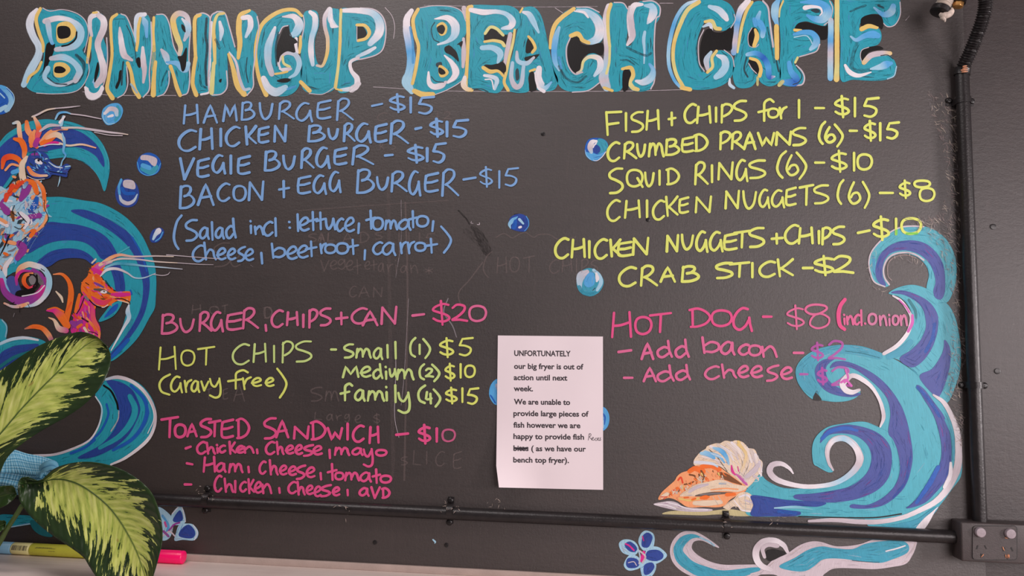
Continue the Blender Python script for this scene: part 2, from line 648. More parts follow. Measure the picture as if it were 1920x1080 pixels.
TITLE['second N, with a pale hooked top stroke'] = '''
@ 0 0 4.8
f T : 1385,180 1420,135 1480,140 1520,230 1550,380 1600,480 1640,440 1590,260 1590,170 1640,130 1700,180 1710,350 1700,600 1700,780 1660,850 1610,800 1570,650 1540,590 1530,700 1500,800 1430,860 1370,830 1360,600 1385,400
s P 12 : 1410,130 1480,135 1525,220 1560,400 1600,490
s P 12 : 1520,640 1520,750 1480,840 1420,868
s P 14 : 1712,300 1700,500 1708,700 1690,830 1640,858
s Y 30,34,40 /.9 : 1385,160 1378,300 1385,450
s y 50,50 /.5 : 1385,430 1380,620
s Y 34,44,55 : 1400,560 1385,700 1380,850
s Y 40,34,44,40 : 1535,600 1560,670 1590,780 1620,855
s WPYyP 50,60,62,60,40 : 1700,240 1680,150 1610,120 1560,170 1570,260 1600,350 1625,420 1615,490
s WLP 20,60,60,30 : 1640,170 1690,230 1690,290 1660,360
f K : 1635,220 1660,240 1668,290 1640,260
s PL 30,70,50 : 1455,450 1490,500 1510,560
s AL 20,60,90,60 /.8 : 1500,560 1590,570 1660,620 1690,580
f K : 1600,510 1640,500 1680,430 1670,600 1640,640 1620,560
s K 20 /.5 : 1500,640 1470,700 1450,770
'''
TITLE['second I, narrow, dark dry patches down its side'] = '''
@ 0 0 4.8
f T : 1780,150 1830,125 1880,160 1885,400 1890,600 1880,800 1810,840 1760,800 1760,600 1775,400
s P 14 : 1770,130 1830,118 1885,150 1892,220
s W 22 : 1905,200 1895,350 1890,560 1880,760 1880,830 1810,850
s k 30 /.6 : 1860,170 1850,320 1865,420 1850,600 1860,760
s K 26 /.5 : 1800,680 1810,760 1850,790
s Y 34,40,38,36 : 1800,135 1755,170 1752,330 1760,520
s Y 44,40,50 /.85 : 1760,520 1740,660 1735,760 1765,850
'''
TITLE['third N, cleaner, pale strokes inside both stems'] = '''
@ 380 0 4.8
f T : 90,150 140,100 200,120 240,250 290,420 320,480 360,400 310,280 340,150 420,90 490,140 500,280 480,450 455,600 450,760 400,850 330,820 290,700 250,520 220,480 225,650 220,800 130,860 60,830 60,600 70,350
s P 16 : 130,105 75,150 62,300 60,500 50,700 60,820 90,855
s P 14 : 140,105 200,120 240,240 290,420
s P 14 : 215,640 220,780 170,845 90,855
s P 14 : 490,150 505,250 480,450 455,650 455,780 400,858
s YyYy 26,30,34,40,30 : 190,120 130,140 100,250 105,400 110,570
s y 36,44,50 : 100,570 90,700 80,830
s Y 30,60,60,36 : 420,95 340,140 325,260 335,390 320,520
s Y 30,44,60,60 : 235,490 270,600 310,760 370,845
s WPL 14,30,34,30 : 240,470 300,560 330,700 370,800 420,800
s WL 30,50,20 : 155,200 170,280 160,360
s WWL 50,55,60,30 : 365,160 420,160 430,240 390,330
s k 34 /.5 : 120,360 150,430
s k 14 /.6 : 400,520 390,640 410,740
f K /.7 : 150,720 170,710 165,740 150,735
'''
TITLE['G with a broad pale spine and curled inner hook'] = '''
@ 380 0 4.8
f T : 520,250 600,150 720,95 820,80 880,130 900,230 870,320 810,340 780,300 770,230 720,240 680,320 660,450 670,580 700,640 680,520 740,470 830,480 890,560 890,680 850,800 760,860 620,855 530,790 480,640 490,420
s Y 30,40,44,40,38,40,50 : 890,140 830,90 720,95 610,150 530,230 490,350 475,480 490,620 520,740 570,850
s WL 60,80,90,60 : 550,710 590,790 660,830 740,790
s PWLL 14,60,90,80,40 : 720,150 820,150 870,220 840,290 795,320
s WLP 30,60,80,70,60 : 650,250 620,330 590,430 590,560 620,660
s P 12 : 690,300 720,245 770,230
s k 16 /.6 : 680,290 655,440 665,590
s WPLL 20,30,45,60,50,20 : 700,620 685,560 740,480 830,490 870,570 840,660 780,700
s y 24,30 : 720,510 730,570 780,600
s WP 10,50,30 : 690,620 740,630 790,620
s Y 22 : 655,665 720,655 760,645
f K /.85 : 670,725 740,705 790,715 760,740 700,740
s A 30 /.6 : 770,800 830,780
s k 12 /.7 : 800,330 780,280 775,230
f K : 700,330 730,260 770,245 785,320 830,350 850,380 820,400 830,470 760,460 700,500 680,560 665,480 675,400
'''
TITLE['U with a pale inner left edge'] = '''
@ 380 0 4.8
f T : 910,130 960,95 1030,110 1045,220 1010,350 1010,480 1040,580 1090,590 1130,480 1110,300 1090,150 1130,85 1200,80 1230,120 1230,400 1215,640 1200,780 1100,840 960,835 890,760 885,500 900,300
s P 12 : 905,140 915,220 890,350
s P 10 /.7 : 960,842 1080,848 1180,790
s WWLWL 40,60,60,56,60,40 : 970,110 1010,150 1010,240 980,350 975,470 990,580
s k 20 /.4 : 1045,150 1045,280 1000,400
s WPYP 50,44,40,40,30,26 : 1140,85 1100,150 1100,240 1125,350 1120,480 1080,590 1030,590
s WL 40,60,50,20 : 1150,85 1150,170 1180,220 1215,240
f W : 1165,120 1170,200 1215,240 1180,250 1150,240 1145,150
s Y 26,34,30 : 880,330 880,400 870,470
s W 36,30 : 840,350 838,400 850,470
s Y 40,44 : 885,740 960,815
'''
TITLE['P with a yellow left edge and flared foot'] = '''
@ 380 0 4.8
f T : 1240,90 1350,80 1500,80 1600,140 1645,250 1630,400 1560,490 1440,530 1350,560 1330,620 1390,700 1400,780 1330,820 1220,820 1215,600 1240,300
s P 14 : 1420,72 1540,85 1620,150 1650,260 1630,420 1570,490 1440,530 1380,535
s WWLWL 44,60,70,90,90,60 : 1270,95 1400,95 1530,120 1590,200 1585,300 1510,390
s WL 30,44,30 : 1550,430 1480,470 1390,510
s PWWWL 30,34,40,60,60,30 : 1400,520 1330,560 1340,640 1390,710 1370,790 1240,810
s W 60,80 /.6 : 1400,760 1350,800
s YyYyY 30,30,34,30,36 : 1245,90 1240,200 1235,400 1220,600 1195,780
s Y 20 : 1200,800 1250,815
s k 30 /.4 : 1330,160 1420,180
f K : 1388,235 1440,240 1475,300 1450,350 1395,370
s Y 30,38,30 : 1390,225 1460,230 1500,290 1470,345 1400,365
s P 8 : 1388,240 1388,370
'''
TITLE['second B, bright turquoise with two small dark counters'] = '''
@ 740 0 4.8
f T : 210,75 330,60 480,60 590,100 640,200 640,300 590,400 620,500 640,620 590,740 460,810 330,850 200,830 150,700 200,500 190,300 170,150
s P 10 /.8 : 230,70 350,52 500,58 600,100 640,190
s P 10 /.8 : 640,640 600,730 470,810 340,860
s WWALL 50,70,80,80,90,80,110,60 : 150,100 110,170 110,280 130,400 150,520 130,650 110,740 150,820
s A 30 /.6 : 140,250 165,400 165,560
s Y 34,40,36,36,34 : 210,85 165,180 185,320 215,430 190,620 160,750
s Y 50,60,50 : 180,820 250,850 340,850
s WWLW 10,60,90,80,40,20 : 360,170 470,160 540,220 540,310 480,370 390,400
s W 16,40,70,80,50,30 : 450,500 510,560 550,640 530,700 480,740
s WWP 20,50,60,60,30 : 305,650 310,740 350,780 420,770 460,740
f K /.8 : 450,430 490,410 530,440 560,480 575,550 540,520 500,490 460,470
s k 12 /.6 : 360,200 330,260 350,350 400,380
f K : 565,400 610,370 600,420 580,400
f Y : 380,230 430,200 470,240 460,300 420,320 395,290
f K : 390,240 430,225 452,260 430,305 395,290 382,260
f k /.7 : 375,570 420,560 420,600 380,600
f Y : 400,590 440,600 485,650 450,690 410,690 395,640
f K : 400,610 440,630 455,660 420,670 398,650
s k 10 /.7 : 330,690 370,730 440,740
'''
TITLE['E beside the second B, wavy arms'] = '''
@ 740 0 4.8
f T : 650,70 740,45 900,50 1040,55 1120,110 1130,200 1090,270 1000,310 930,270 870,240 820,290 810,370 900,370 980,410 1000,480 960,550 880,580 810,580 810,630 900,640 980,680 990,750 940,830 850,830 740,800 650,800 650,500 650,250
s P 60,20 /.7 : 625,80 640,160
s WYyY 16,20,20,18 : 660,60 665,240 660,430 650,620 650,780
s Y 40,44,40,36,36 : 690,60 660,90 662,300 655,500 645,700
s P 30,50,30 : 620,350 622,480 615,600
s WWLWL 50,60,44,50,70,60,30 : 690,90 800,110 920,105 1010,130 1060,190 1040,240 970,255
s k 50 /.35 : 860,150 960,150 1020,190
f K : 812,305 860,265 910,270 940,310 1010,320 1000,370 990,410 930,370 860,360 812,370
s y 30,34,30 : 815,300 860,245 920,260 975,315
s Yy 26,34,36 : 810,375 890,365 960,380 985,410
s LLL 50,60,70,30 : 790,430 880,430 950,480 930,560
f K : 810,590 900,585 970,560 1000,600 990,650 920,625 830,610
s Y 40,44,30,26 : 800,610 860,645 930,640 985,690
s WL 30,40,50,30 : 810,680 870,690 920,720 900,800
s W 14 : 815,715 870,720 890,800
s WY 40,60,50,40 : 630,700 620,760 650,800 690,810
s k 10 /.8 : 700,800 780,800 840,825
'''
TITLE['A beside the wavy E, small pear-shaped opening'] = '''
@ 740 0 4.8
f T : 1130,110 1180,65 1260,70 1320,150 1360,300 1390,450 1430,620 1470,720 1440,800 1360,820 1280,800 1260,700 1230,650 1200,700 1210,800 1180,830 1080,830 1000,790 1010,640 1060,500 1100,300 1130,200
s P 44,50,40,20 : 1040,310 1020,420 1000,520 985,620
s YyYY 26,30,30,34 : 1080,270 1065,380 1030,520 1005,650 985,740 1020,810
s Y 20 : 1150,75 1130,110
s WLL 30,60,60,24 : 1160,110 1210,130 1250,200 1295,290
f K : 1185,400 1205,340 1230,360 1250,420 1245,460 1185,475
s Y 26,34,30 : 1205,330 1240,370 1265,430 1240,470
f K /.8 : 1170,520 1240,500 1300,490 1250,540 1190,550
s PLP 30,60,30 /.8 : 1100,470 1110,550 1190,570 1250,520
s LPL 40,50,60,50,40 /.85 : 1060,570 1050,700 1090,780 1140,750 1160,600
f k : 1090,640 1110,620 1120,700 1095,720
s WWLA 60,80,90,50,20 : 1300,620 1290,700 1320,780 1360,790 1410,740
s Y 26 : 1220,640 1260,625
s W 20,40 : 1260,660 1290,780 1340,820
f K : 1215,660 1250,650 1260,720 1275,800 1220,820 1210,740
'''
TITLE['C of the middle word, round with pale hooks at both tips'] = '''
@ 740 0 4.8
f T : 1450,200 1530,110 1630,70 1760,75 1860,150 1895,270 1850,380 1750,400 1680,370 1650,310 1590,330 1550,440 1560,580 1620,660 1680,650 1700,550 1760,480 1850,510 1890,600 1860,720 1750,810 1600,825 1490,780 1430,640 1410,450 1420,300
s P 12 : 1640,65 1750,68 1840,110
s P 12 : 1600,830 1740,815 1850,740
s Y 40,46,44,30 : 1610,80 1500,160 1440,230 1410,330 1400,430
s LAL 30,60,60,50,26 : 1480,250 1450,340 1435,460 1445,560 1480,630
s LLWLL 40,60,90,100,90,50,30 : 1650,95 1740,110 1820,180 1850,270 1820,350 1740,380 1700,360
s W 14,30,20 : 1620,100 1700,110 1740,155
s k 40 /.35 : 1500,330 1600,230 1700,220 1760,260
s Y 46,50,44,36 : 1590,320 1650,305 1690,360 1745,385
s P 14 : 1580,340 1545,440 1560,580 1620,665 1690,650
f K : 1590,350 1650,335 1680,390 1750,410 1870,390 1870,490 1790,475 1710,500 1680,560 1660,640 1610,640 1570,580 1560,450
s PyWL 16,26,30,40,60,70,30 : 1640,655 1680,630 1700,550 1760,510 1840,530 1850,610 1800,680
s k 30 /.5 : 1480,600 1540,700 1640,740 1720,690
s A 30 /.6 : 1480,520 1500,610
'''
TITLE['H ending the middle word, yellow and pale bands on its stems'] = '''
@ 1060 0 4.8
f T : 380,60 440,25 520,30 560,90 560,250 550,400 600,390 600,200 600,90 660,20 760,10 840,50 850,150 800,250 790,450 800,650 780,780 700,820 600,810 560,740 590,660 560,610 520,640 520,760 480,820 390,810 340,740 380,600 370,300
s P 12 : 440,22 520,28 560,80
s P 14 : 700,12 790,10 850,60 848,140 815,180 800,400 805,700 770,800
s WPWPLPL 60,50,60,60,60,80,110,90 : 390,60 360,150 365,300 375,450 365,600 345,700 370,780
s Yy 36,36,30 : 410,40 385,130 385,280 400,420
s y 26 : 400,430 395,560 370,660
s WWPPW 30,60,70,80,70,30 : 690,40 620,50 585,130 590,240 600,330 560,400
s PW 20 /.7 : 575,60 560,180 575,320
s LLWL 30,70,90,60,20 : 720,50 780,60 790,120 760,180 740,210
s L 30,36,24,14 : 715,290 705,360 712,460 708,570
s k 30 /.5 : 560,430 640,470 730,500 770,480
s k 20 /.5 : 500,540 560,540 620,580
s YYyY 30,44,44,50,40 : 515,620 590,610 610,680 580,740 610,790 650,805
f K : 520,650 560,630 590,660 570,730 560,800 520,810
s WLA 30,70,80,50,30 : 640,730 700,740 770,700 790,630 760,580
s Y 30 : 350,790 420,815
'''
TITLE['C opening the last word, edged light blue and yellow'] = '''
@ 1060 0 4.8
f T : 1100,60 1230,0 1360,-10 1480,40 1530,150 1500,240 1400,275 1300,200 1250,200 1190,350 1190,520 1240,640 1290,650 1290,540 1340,470 1430,460 1510,540 1510,650 1440,750 1300,800 1130,800 1020,730 960,560 980,350 1020,180
s WLALAL 30,40,44,40,36,30 : 1200,5 1090,40 1010,140 960,280 930,450 935,600 980,720 1040,790
s YyYyY 44,44,40,36,40 : 1200,20 1100,90 1030,230 980,380 970,530 1000,670 1060,780
s Y 44 : 1050,790 1120,805
s LW 40,70,70,50 : 1300,60 1380,90 1430,140 1450,170
s YyY 30,44,40 : 1260,195 1320,190 1350,250 1390,260
s LW 20,40,20 : 1240,240 1300,220 1320,280
s k 24 /.5 : 1230,260 1185,400 1190,540 1230,640
s P 12 /.8 : 1245,270 1200,380 1205,560 1250,640
f K : 1260,280 1310,260 1340,290 1420,290 1510,240 1500,380 1490,450 1420,445 1330,450 1260,520 1245,600 1215,540 1220,400
s LP 30,60,40 : 1310,470 1270,540 1280,620
s YyY 30,34,30 : 1360,460 1320,520 1325,600 1280,650
s WLL 30,70,80,80,60 : 1370,500 1430,530 1440,600 1400,660 1360,690
s P 10 /.8 : 1520,130 1530,180 1490,250
s P 10 /.8 : 1430,450 1500,510 1520,600
'''
TITLE['A of the last word, blue highlight over its crossbar'] = '''
@ 1360 0 4.8
f T : 200,120 240,40 300,10 360,40 400,150 430,350 470,520 500,650 480,740 400,775 320,740 290,670 280,720 230,780 130,790 80,740 70,600 120,400 160,230
s WWAPA 70,70,60,60,60 : 200,20 140,90 110,200 90,330 75,470
s Yy 30,34,30,20 : 240,20 190,100 150,230 120,400 110,470
s P 20 /.8 : 340,10 385,70 400,200 430,420
s k 22 /.5 : 380,250 410,400 440,560
s LAAL 30,60,70,60,50 : 310,110 290,180 320,220 340,270 335,320
s A 50 /.7 : 260,180 270,220
f K : 215,300 250,250 290,270 300,350 260,420 215,410
s P 8 : 240,250 205,320 215,410 270,425 300,400
s Y 30,50,40 : 270,270 285,330 260,410
f K : 215,540 270,545 310,610 280,670 240,620 215,590
s LAUAUW 40,56,60,66,56,20 : 200,490 280,480 350,530 385,600 395,690 440,690
s Y 30,36,40 : 225,525 290,550 320,620 310,680
s P 10 : 210,570 240,620 280,660
s k 20 /.6 : 190,520 170,620 200,690
s WL 16,34,30 : 40,710 40,760 75,790
s y 30 /.6 : 290,700 290,760
s k 20 /.6 : 460,550 480,640
'''
TITLE['F of the last word, pale blue crescents on its arms'] = '''
@ 1360 0 4.8
f T : 500,60 520,-10 700,-10 900,-10 970,40 970,160 900,230 800,210 720,190 640,220 620,290 700,280 800,290 850,370 830,440 740,490 650,520 620,580 690,640 710,720 660,770 540,770 490,700 500,400 490,200
s ALA 40,80,80,70,40 : 480,0 450,60 445,140 465,220
s Yy 20,16 : 520,10 492,80 485,150
s Y 50,50,50,44 : 460,240 462,350 465,520
s P 12 : 940,10 965,80 940,180 890,225
s k 30 /.4 : 600,130 680,70 720,60
s AAALAA 20,60,70,90,100,80,60,30 : 680,20 800,20 890,50 920,110 880,170 800,170 740,140
s WW 50,30,20,10 : 720,70 780,60 850,70 870,110 850,140
f k : 770,90 820,80 850,100 820,115
f K : 625,260 660,210 730,200 800,220 900,240 920,210 915,340 850,350 800,280 720,265 650,280
s Y 30 : 625,270 680,275
s AAL 30,50,60,70,70,40 : 620,310 700,290 780,300 820,350 810,400 770,440
s L 12 : 620,335 720,320 760,350 780,390
s P 14 /.8 : 850,400 820,460 740,490 670,510
s y 26 /.8 : 650,520 630,560
s P 16 /.8 : 640,590 690,640 712,700 690,760 600,770
s AAUA 50,60,80,90,60 : 575,570 590,640 630,700 620,740 540,740
s k 10 /.8 : 640,600 690,680 660,740 610,760
s y 50 /.6 : 510,740 490,760
'''
TITLE['E closing the title, pale blue tips on three arms'] = '''
@ 1360 0 4.8
f T : 1030,-10 1200,-10 1400,-10 1560,-10 1570,120 1530,210 1460,235 1410,190 1390,130 1290,130 1220,190 1210,270 1300,250 1380,260 1405,330 1370,400 1260,430 1215,490 1230,560 1300,510 1430,480 1510,530 1540,620 1490,700 1350,725 1150,715 1040,715 1040,400
s C 8 : 1040,0 1560,0
s P 10 : 1572,20 1575,130 1530,220 1460,240 1405,190
s PLAPLA 60,60,60,60,60 : 950,190 948,350 945,500 945,700
s YyYyY 50,50,50,50,60 : 1005,0 1005,200 1005,400 1005,600 1000,710
s k 26 /.5 : 1130,100 1200,70 1260,50
s k 50 /.4 : 1150,170 1160,260 1160,300
s k 24 /.6 : 1380,50 1420,70
s k 50 /.45 : 1180,400 1150,500 1140,600 1200,640 1300,630
s LALA 20,40,80,80,60 : 1340,70 1420,130 1490,110 1510,60
s Y 50,46,40 : 1230,260 1290,235 1360,245
s LAA 20,40,60,80,60 : 1130,330 1180,360 1260,320 1330,310 1370,320
f K : 1225,170 1290,135 1390,140 1420,200 1410,260 1380,240 1290,210 1230,230
f K : 1230,450 1300,425 1380,415 1420,440 1360,450 1290,470 1240,540 1218,500
s P 8 : 1290,425 1230,450 1215,500 1225,550
s YPPY 50,60,56,44 : 1250,560 1310,500 1400,480 1480,480
s LLAA 20,60,80,80,40 : 1310,620 1400,600 1450,580 1490,570
s WW 30,50,40,14 : 1080,590 1120,650 1200,680 1310,650
s k 10 /.8 : 1400,500 1460,495 1510,530
s L 14 /.7 : 1540,600 1520,680 1460,710
'''
for lab, txt in TITLE.items():
    random.seed(lab)
    Paint(0.0004).run(txt).build('title_letter', board, [PAINT], 'turquoise painted capital ' + lab)

# ruled chalk lines and drips around the title
random.seed(3)
Paint(0.00025).run('''
@ 0 0 1
s P 1 /.7 : 155,172 200,178 240,179 330,179
s P 1 /.7 : 700,163 860,171 1140,171 1290,168
s P 1 /.6 : 795,10 990,13 1120,12
s P 1.2 /.8 : 722,14 735,30 740,50 738,72
s P 1 : 1041,15 1055,24
s P 1 /.7 : 1237,6 1262,6
s P 1.6 /.5 : 1698,38 1705,30
''').build('guide_line', board, [PAINT], 'thin chalk guide lines around the title')['kind'] = 'stuff'


# ------------------------------------------------------------------ hand lettering: every glyph drawn as pen strokes inside the box it fills on the board
GL = {
    'A': 'p 0,1 .22,.5 .5,0 .76,.5 1,1;p .2,.66 .85,.58', 'B': 'p .08,.03 0,1;s .05,.1 .35,0 .68,.03 .76,.2 .55,.4 .3,.47;s .3,.45 .7,.42 1,.62 .9,.82 .5,.97 .05,1',
    'C': 's 1,.06 .7,-.0 .35,.15 .08,.42 .05,.72 .25,.96 .6,1 .98,.82', 'D': 'p .14,.05 .16,.95;s 0,.08 .4,0 .8,.18 1,.48 .8,.8 .4,.97 .06,1',
    'E': 'p 1,0 .2,.12 .08,.2;p .08,.15 .0,.6;s .0,.6 .05,.93 .3,1 .6,.98 .98,.92;p .1,.52 .5,.5 .95,.4', 'F': 'p 1,.0 .02,.03;p .02,.02 .1,1;p .08,.55 .82,.48',
    'G': 's .78,.04 .5,.0 .2,.2 .02,.52 .08,.82 .35,.95 .65,.78 .85,.5;p .86,.42 .9,.7 1,1', 'H': 'p .1,.03 0,1;p .92,0 1,.98;s .05,.55 .45,.52 .95,.4',
    'I': 'p .5,0 .5,1', 'K': 'p .05,.02 .18,1;p 1,0 .62,.3 .2,.58;p .25,.52 .6,.72 1,.93', 'L': 'p .1,0 .0,.95 1,1',
    'M': 'p .0,1 .18,.02 .5,.72 .86,0 1,.97', 'N': 'p 0,1 .06,.08;p .06,.05 .88,.97;p .9,.98 1,0', 'O': 'c .45,0 .85,.1 1,.45 .85,.85 .45,1 .1,.85 0,.45 .12,.12',
    'P': 'p .1,.06 .05,1;s .06,.14 .4,0 .85,.06 .98,.25 .7,.5 .25,.66', 'Q': 'c .45,0 .85,.1 1,.45 .85,.85 .45,1 .1,.85 0,.45 .12,.12;p .68,.5 1,1.02',
    'R': 'p .1,.12 .02,1;s .08,.15 .35,.0 .68,.04 .74,.24 .5,.46 .22,.58;p .25,.56 .6,.74 1,.98', 'S': 's .95,.02 .5,.03 .08,.2 .12,.38 .5,.48 .9,.62 .95,.8 .6,.97 .1,1',
    'T': 'p 0,.13 1,0;p .52,.08 .48,1', 'U': 's 0,0 .06,.5 .25,.92 .5,1 .82,.7 .98,.05', 'V': 'p 0,0 .3,.98;p .3,.98 1,0', 'W': 'p 0,.0 .28,1 .5,.35 .82,.95 1,.0',
    '1': 'p .5,0 .5,1', '2': 's .05,.2 .35,0 .8,.08 .8,.35 .45,.68 .05,.92;p .05,.94 .5,.92 1,1', '4': 'p .2,.0 .05,.6 .35,.65 .9,.55;p .72,.15 .8,1',
    '5': 'p 1,0 .3,.06 .12,.42;s .12,.42 .5,.45 .85,.6 .8,.85 .5,1 .12,.93', '6': 's .45,.0 .15,.35 .02,.7 .3,.97 .7,.95 1,.75 .8,.5 .4,.52 .2,.7',
    '8': 'c .4,0 .8,.04 .92,.18 .6,.38 .25,.4 .02,.25 .1,.08;c .6,.38 1,.55 .95,.85 .55,1 .22,.85 .3,.55', '0': 'c .45,0 .85,.1 1,.45 .85,.85 .45,1 .1,.85 0,.45 .12,.12',
    '$': 's .95,.16 .6,.12 .15,.24 .0,.38 .35,.48 .85,.6 1,.74 .7,.86 .3,.84 .02,.74;p .48,0 .58,1', '+': 'p .45,0 .48,1;p 0,.52 1,.42',
    '-': 'p 0,1 1,0', '~': 'p 0,.5 1,.5', '(': 's 1,0 .4,.2 .02,.6 .2,.85 .6,1', ')': 's 0,0 .6,.25 1,.5 .8,.75 .3,1', '<': 's 1,0 .35,.2 .05,.5 .25,.85 .95,1',
    ',': 'p .6,0 .4,1', ';': 'p .3,0 .6,1', '.': 'p .4,.4 .6,.6', ':': 'p .3,0 .5,.03;p .5,.97 .7,1',
    'a': 's .85,.12 .5,0 .1,.35 .05,.75 .35,.95 .7,.65 .82,.15;p .84,.08 .86,.7 1,1', 'b': 'p .0,0 .12,1;s .1,.55 .5,.3 .92,.42 .95,.75 .6,.95 .25,.92',
    'c': 's 1,.06 .7,0 .2,.25 .0,.65 .25,.97 .6,1 1,.78', 'd': 's .78,.45 .45,.38 .05,.62 .1,.92 .4,1 .8,.75;p .74,0 .82,.6 1,.97',
    'e': 's .05,.62 .5,.55 .95,.3 .8,.03 .45,.08 .12,.45 .2,.85 .55,1 1,.88', 'f': 's 1,.12 .75,0 .42,.15 .38,.5 .38,1;p 0,.6 .75,.48',
    'h': 'p 0,0 .15,1;s .15,.75 .45,.42 .75,.5 .85,.8 1,1', 'i': 'p .35,.0 .45,.03;p .5,.4 .6,1', 'k': 'p .05,0 .2,1;p .9,.05 .2,.6;p .22,.55 1,.9',
    'l': 'p .4,0 .6,1', 'm': 'p .08,.1 .0,1;s .06,.5 .25,.1 .42,.3 .45,.9;s .46,.7 .65,.1 .85,.25 .92,.7 1,1', 'n': 'p .0,.1 .1,1;s .1,.5 .5,.05 .8,.3 1,1',
    'o': 'c .45,0 .85,.1 1,.45 .85,.85 .45,1 .1,.85 0,.45 .12,.12', 'r': 'p .05,.1 .25,1;s .22,.6 .5,.2 1,.02', 's': 's .95,0 .5,.08 .1,.25 .15,.42 .7,.58 .85,.75 .5,.95 .02,1',
    't': 'p .48,0 .55,1;p 0,.52 1,.38', 'u': 's 0,0 .1,.7 .35,.95 .7,.5 .78,.1;p .8,0 1,1', 'v': 'p 0,0 .4,1;p .4,1 1,0', 'y': 's 0,.02 .15,.32 .5,.42 .85,.1;s .88,0 1,.55 .9,.9 .5,1 .0,.88',
    'w': 's 0,0 .2,1 .5,.3 .75,1 1,0', '*': 'p .5,0 .5,1;p .05,.25 .95,.75;p .95,.25 .05,.75', 'g': 's .85,.12 .4,0 .05,.3 .3,.55 .8,.2;s .84,.0 .9,.7 .5,1 .1,.85',
}


def letter(P, ch, x0, x1, y0, y1, w, col, nib=0.0, cov=1.0):
    for st in GL[ch].split(';'):
        kind, body = st[0], st[2:]
        pts = [tuple(float(a) for a in q.split(',')) for q in body.split()]
        pts = [(x0 + a * (x1 - x0) + random.gauss(0, 0.35) * P.k / 6, y0 + b * (y1 - y0) + random.gauss(0, 0.35) * P.k / 6) for a, b in pts]
        if kind == 'c':
            q = catmull(pts, True, 2)
            q = q[1:] + q[:3]
            P.stroke(q, w * random.uniform(0.92, 1.08), col, True, cov, 0.6, nib, True, 0.8)
        elif kind == 's':
            P.stroke(pts, [w * random.uniform(0.85, 1.05), w * random.uniform(1, 1.12), w * random.uniform(0.85, 1.05)], col, True, cov, 0.6, nib, True, 0.8)
        else:
            P.stroke(pts, [w * random.uniform(0.95, 1.12), w * random.uniform(0.85, 1.0)], col, False, cov, 0.6, nib, True, 0.8)


def words_of(text):
    """Split a line's glyph boxes into words wherever the gap between letters passes 15 photo pixels."""
    words, cur, last, frame, ov = [], [], None, '', ''
    o, k = 0, 1
    for tok in text.replace('\n', ' ').split('|'):
        t = tok.split()
        if not t:
            continue
        if t[0] == '@':
            frame = tok
            o, k = float(t[1]), float(t[3])
            cur.append(tok)
        elif t[0] == '#':
            ov = tok
            cur.append(tok)
        else:
            a, b_ = o + float(t[1]) / k, o + float(t[2]) / k
            if last is not None and a - last > 15:
                words.append('|'.join(cur))
                cur = [frame, ov]
            cur.append(tok)
            last = b_
    words.append('|'.join(cur))
    return words


def write(P, text, w, col, nib=0.0, cov=1.0):
    """Lines of '@ x y k' frames and 'glyph x0 x1 y0 y1' boxes; '%' before a glyph takes the next line's colour override."""
    c, ww = col, w
    for tok in text.replace('\n', ' ').split('|'):
        t = tok.split()
        if not t:
            continue
        if t[0] == '@':
            P.o, P.k = (float(t[1]), float(t[2])), float(t[3])
        elif t[0] == '#':
            c, ww = t[1], float(t[2])
            P.mat = int(t[3]) if len(t) > 3 else 0
        else:
            a = [float(x) for x in t[1:5]]
            letter(P, t[0], a[0], a[1], a[2], a[3], ww, c, nib, cov)


def menu_line(name, label, col, w, item, price=None, nib=0.0, z=0.0012):
    random.seed(label)
    o = empty(name, (0, 0, 0))
    o.parent = board
    o['label'] = label
    for nm, txt in [('word', t) for t in words_of(item)] + ([('price' if '$' in t else 'dash', t) for t in words_of(price)] if price else []):
        P = Paint(z)
        write(P, txt, w * 1.08, col, nib)
        P.build(nm, o, [MARKER, GLAZE])
    return o


menu_line('menu_line', 'pale blue handwriting HAMBURGER with price fifteen', '1', 23, '''@ 320 160 6|H 148 308 220 430|A 372 522 222 420|M 592 742 212 402|
B 800 940 190 388|U 1002 1148 200 378|R 1215 1385 180 378|G 1412 1592 200 408|E 1650 1800 170 373|@ 600 160 6|R 188 370 150 390''',
          '@ 600 160 6|- 585 700 208 232|# 1 27|$ 790 950 100 302|1 1012 1030 138 305|5 1092 1280 130 318', 0.15)
menu_line('menu_line', 'pale blue handwriting CHICKEN BURGER with price fifteen', '1', 26, '''@ 320 160 6|C 85 285 505 735|H 325 470 485 720|I 548 580 490 682|
C 618 775 468 682|K 838 960 460 665|E 990 1102 468 643|N 1168 1298 448 632|B 1550 1728 452 630|@ 600 160 6|U 95 202 488 602|R 268 390 430 628|
G 408 570 430 643|E 620 750 437 635|R 790 990 400 655''', '@ 600 160 6|- 1075 1140 476 490|$ 1245 1380 378 578|1 1420 1438 412 575|5 1480 1665 390 582', 0.25)
menu_line('menu_line', 'pale blue handwriting VEGIE BURGER with price fifteen', '1', 26, '''@ 320 160 6|V 108 262 822 1060|E 302 430 825 1028|G 472 612 788 992|
I 665 690 792 992|E 758 890 798 995|B 1062 1222 742 958|U 1268 1398 792 942|R 1468 1608 712 930|G 1638 1788 702 930|@ 600 160 6|E 162 298 707 888|R 362 598 678 890''',
          '@ 600 160 6|- 732 818 782 790|$ 992 1160 672 870|1 1198 1214 708 855|5 1258 1415 652 868', 0.25)
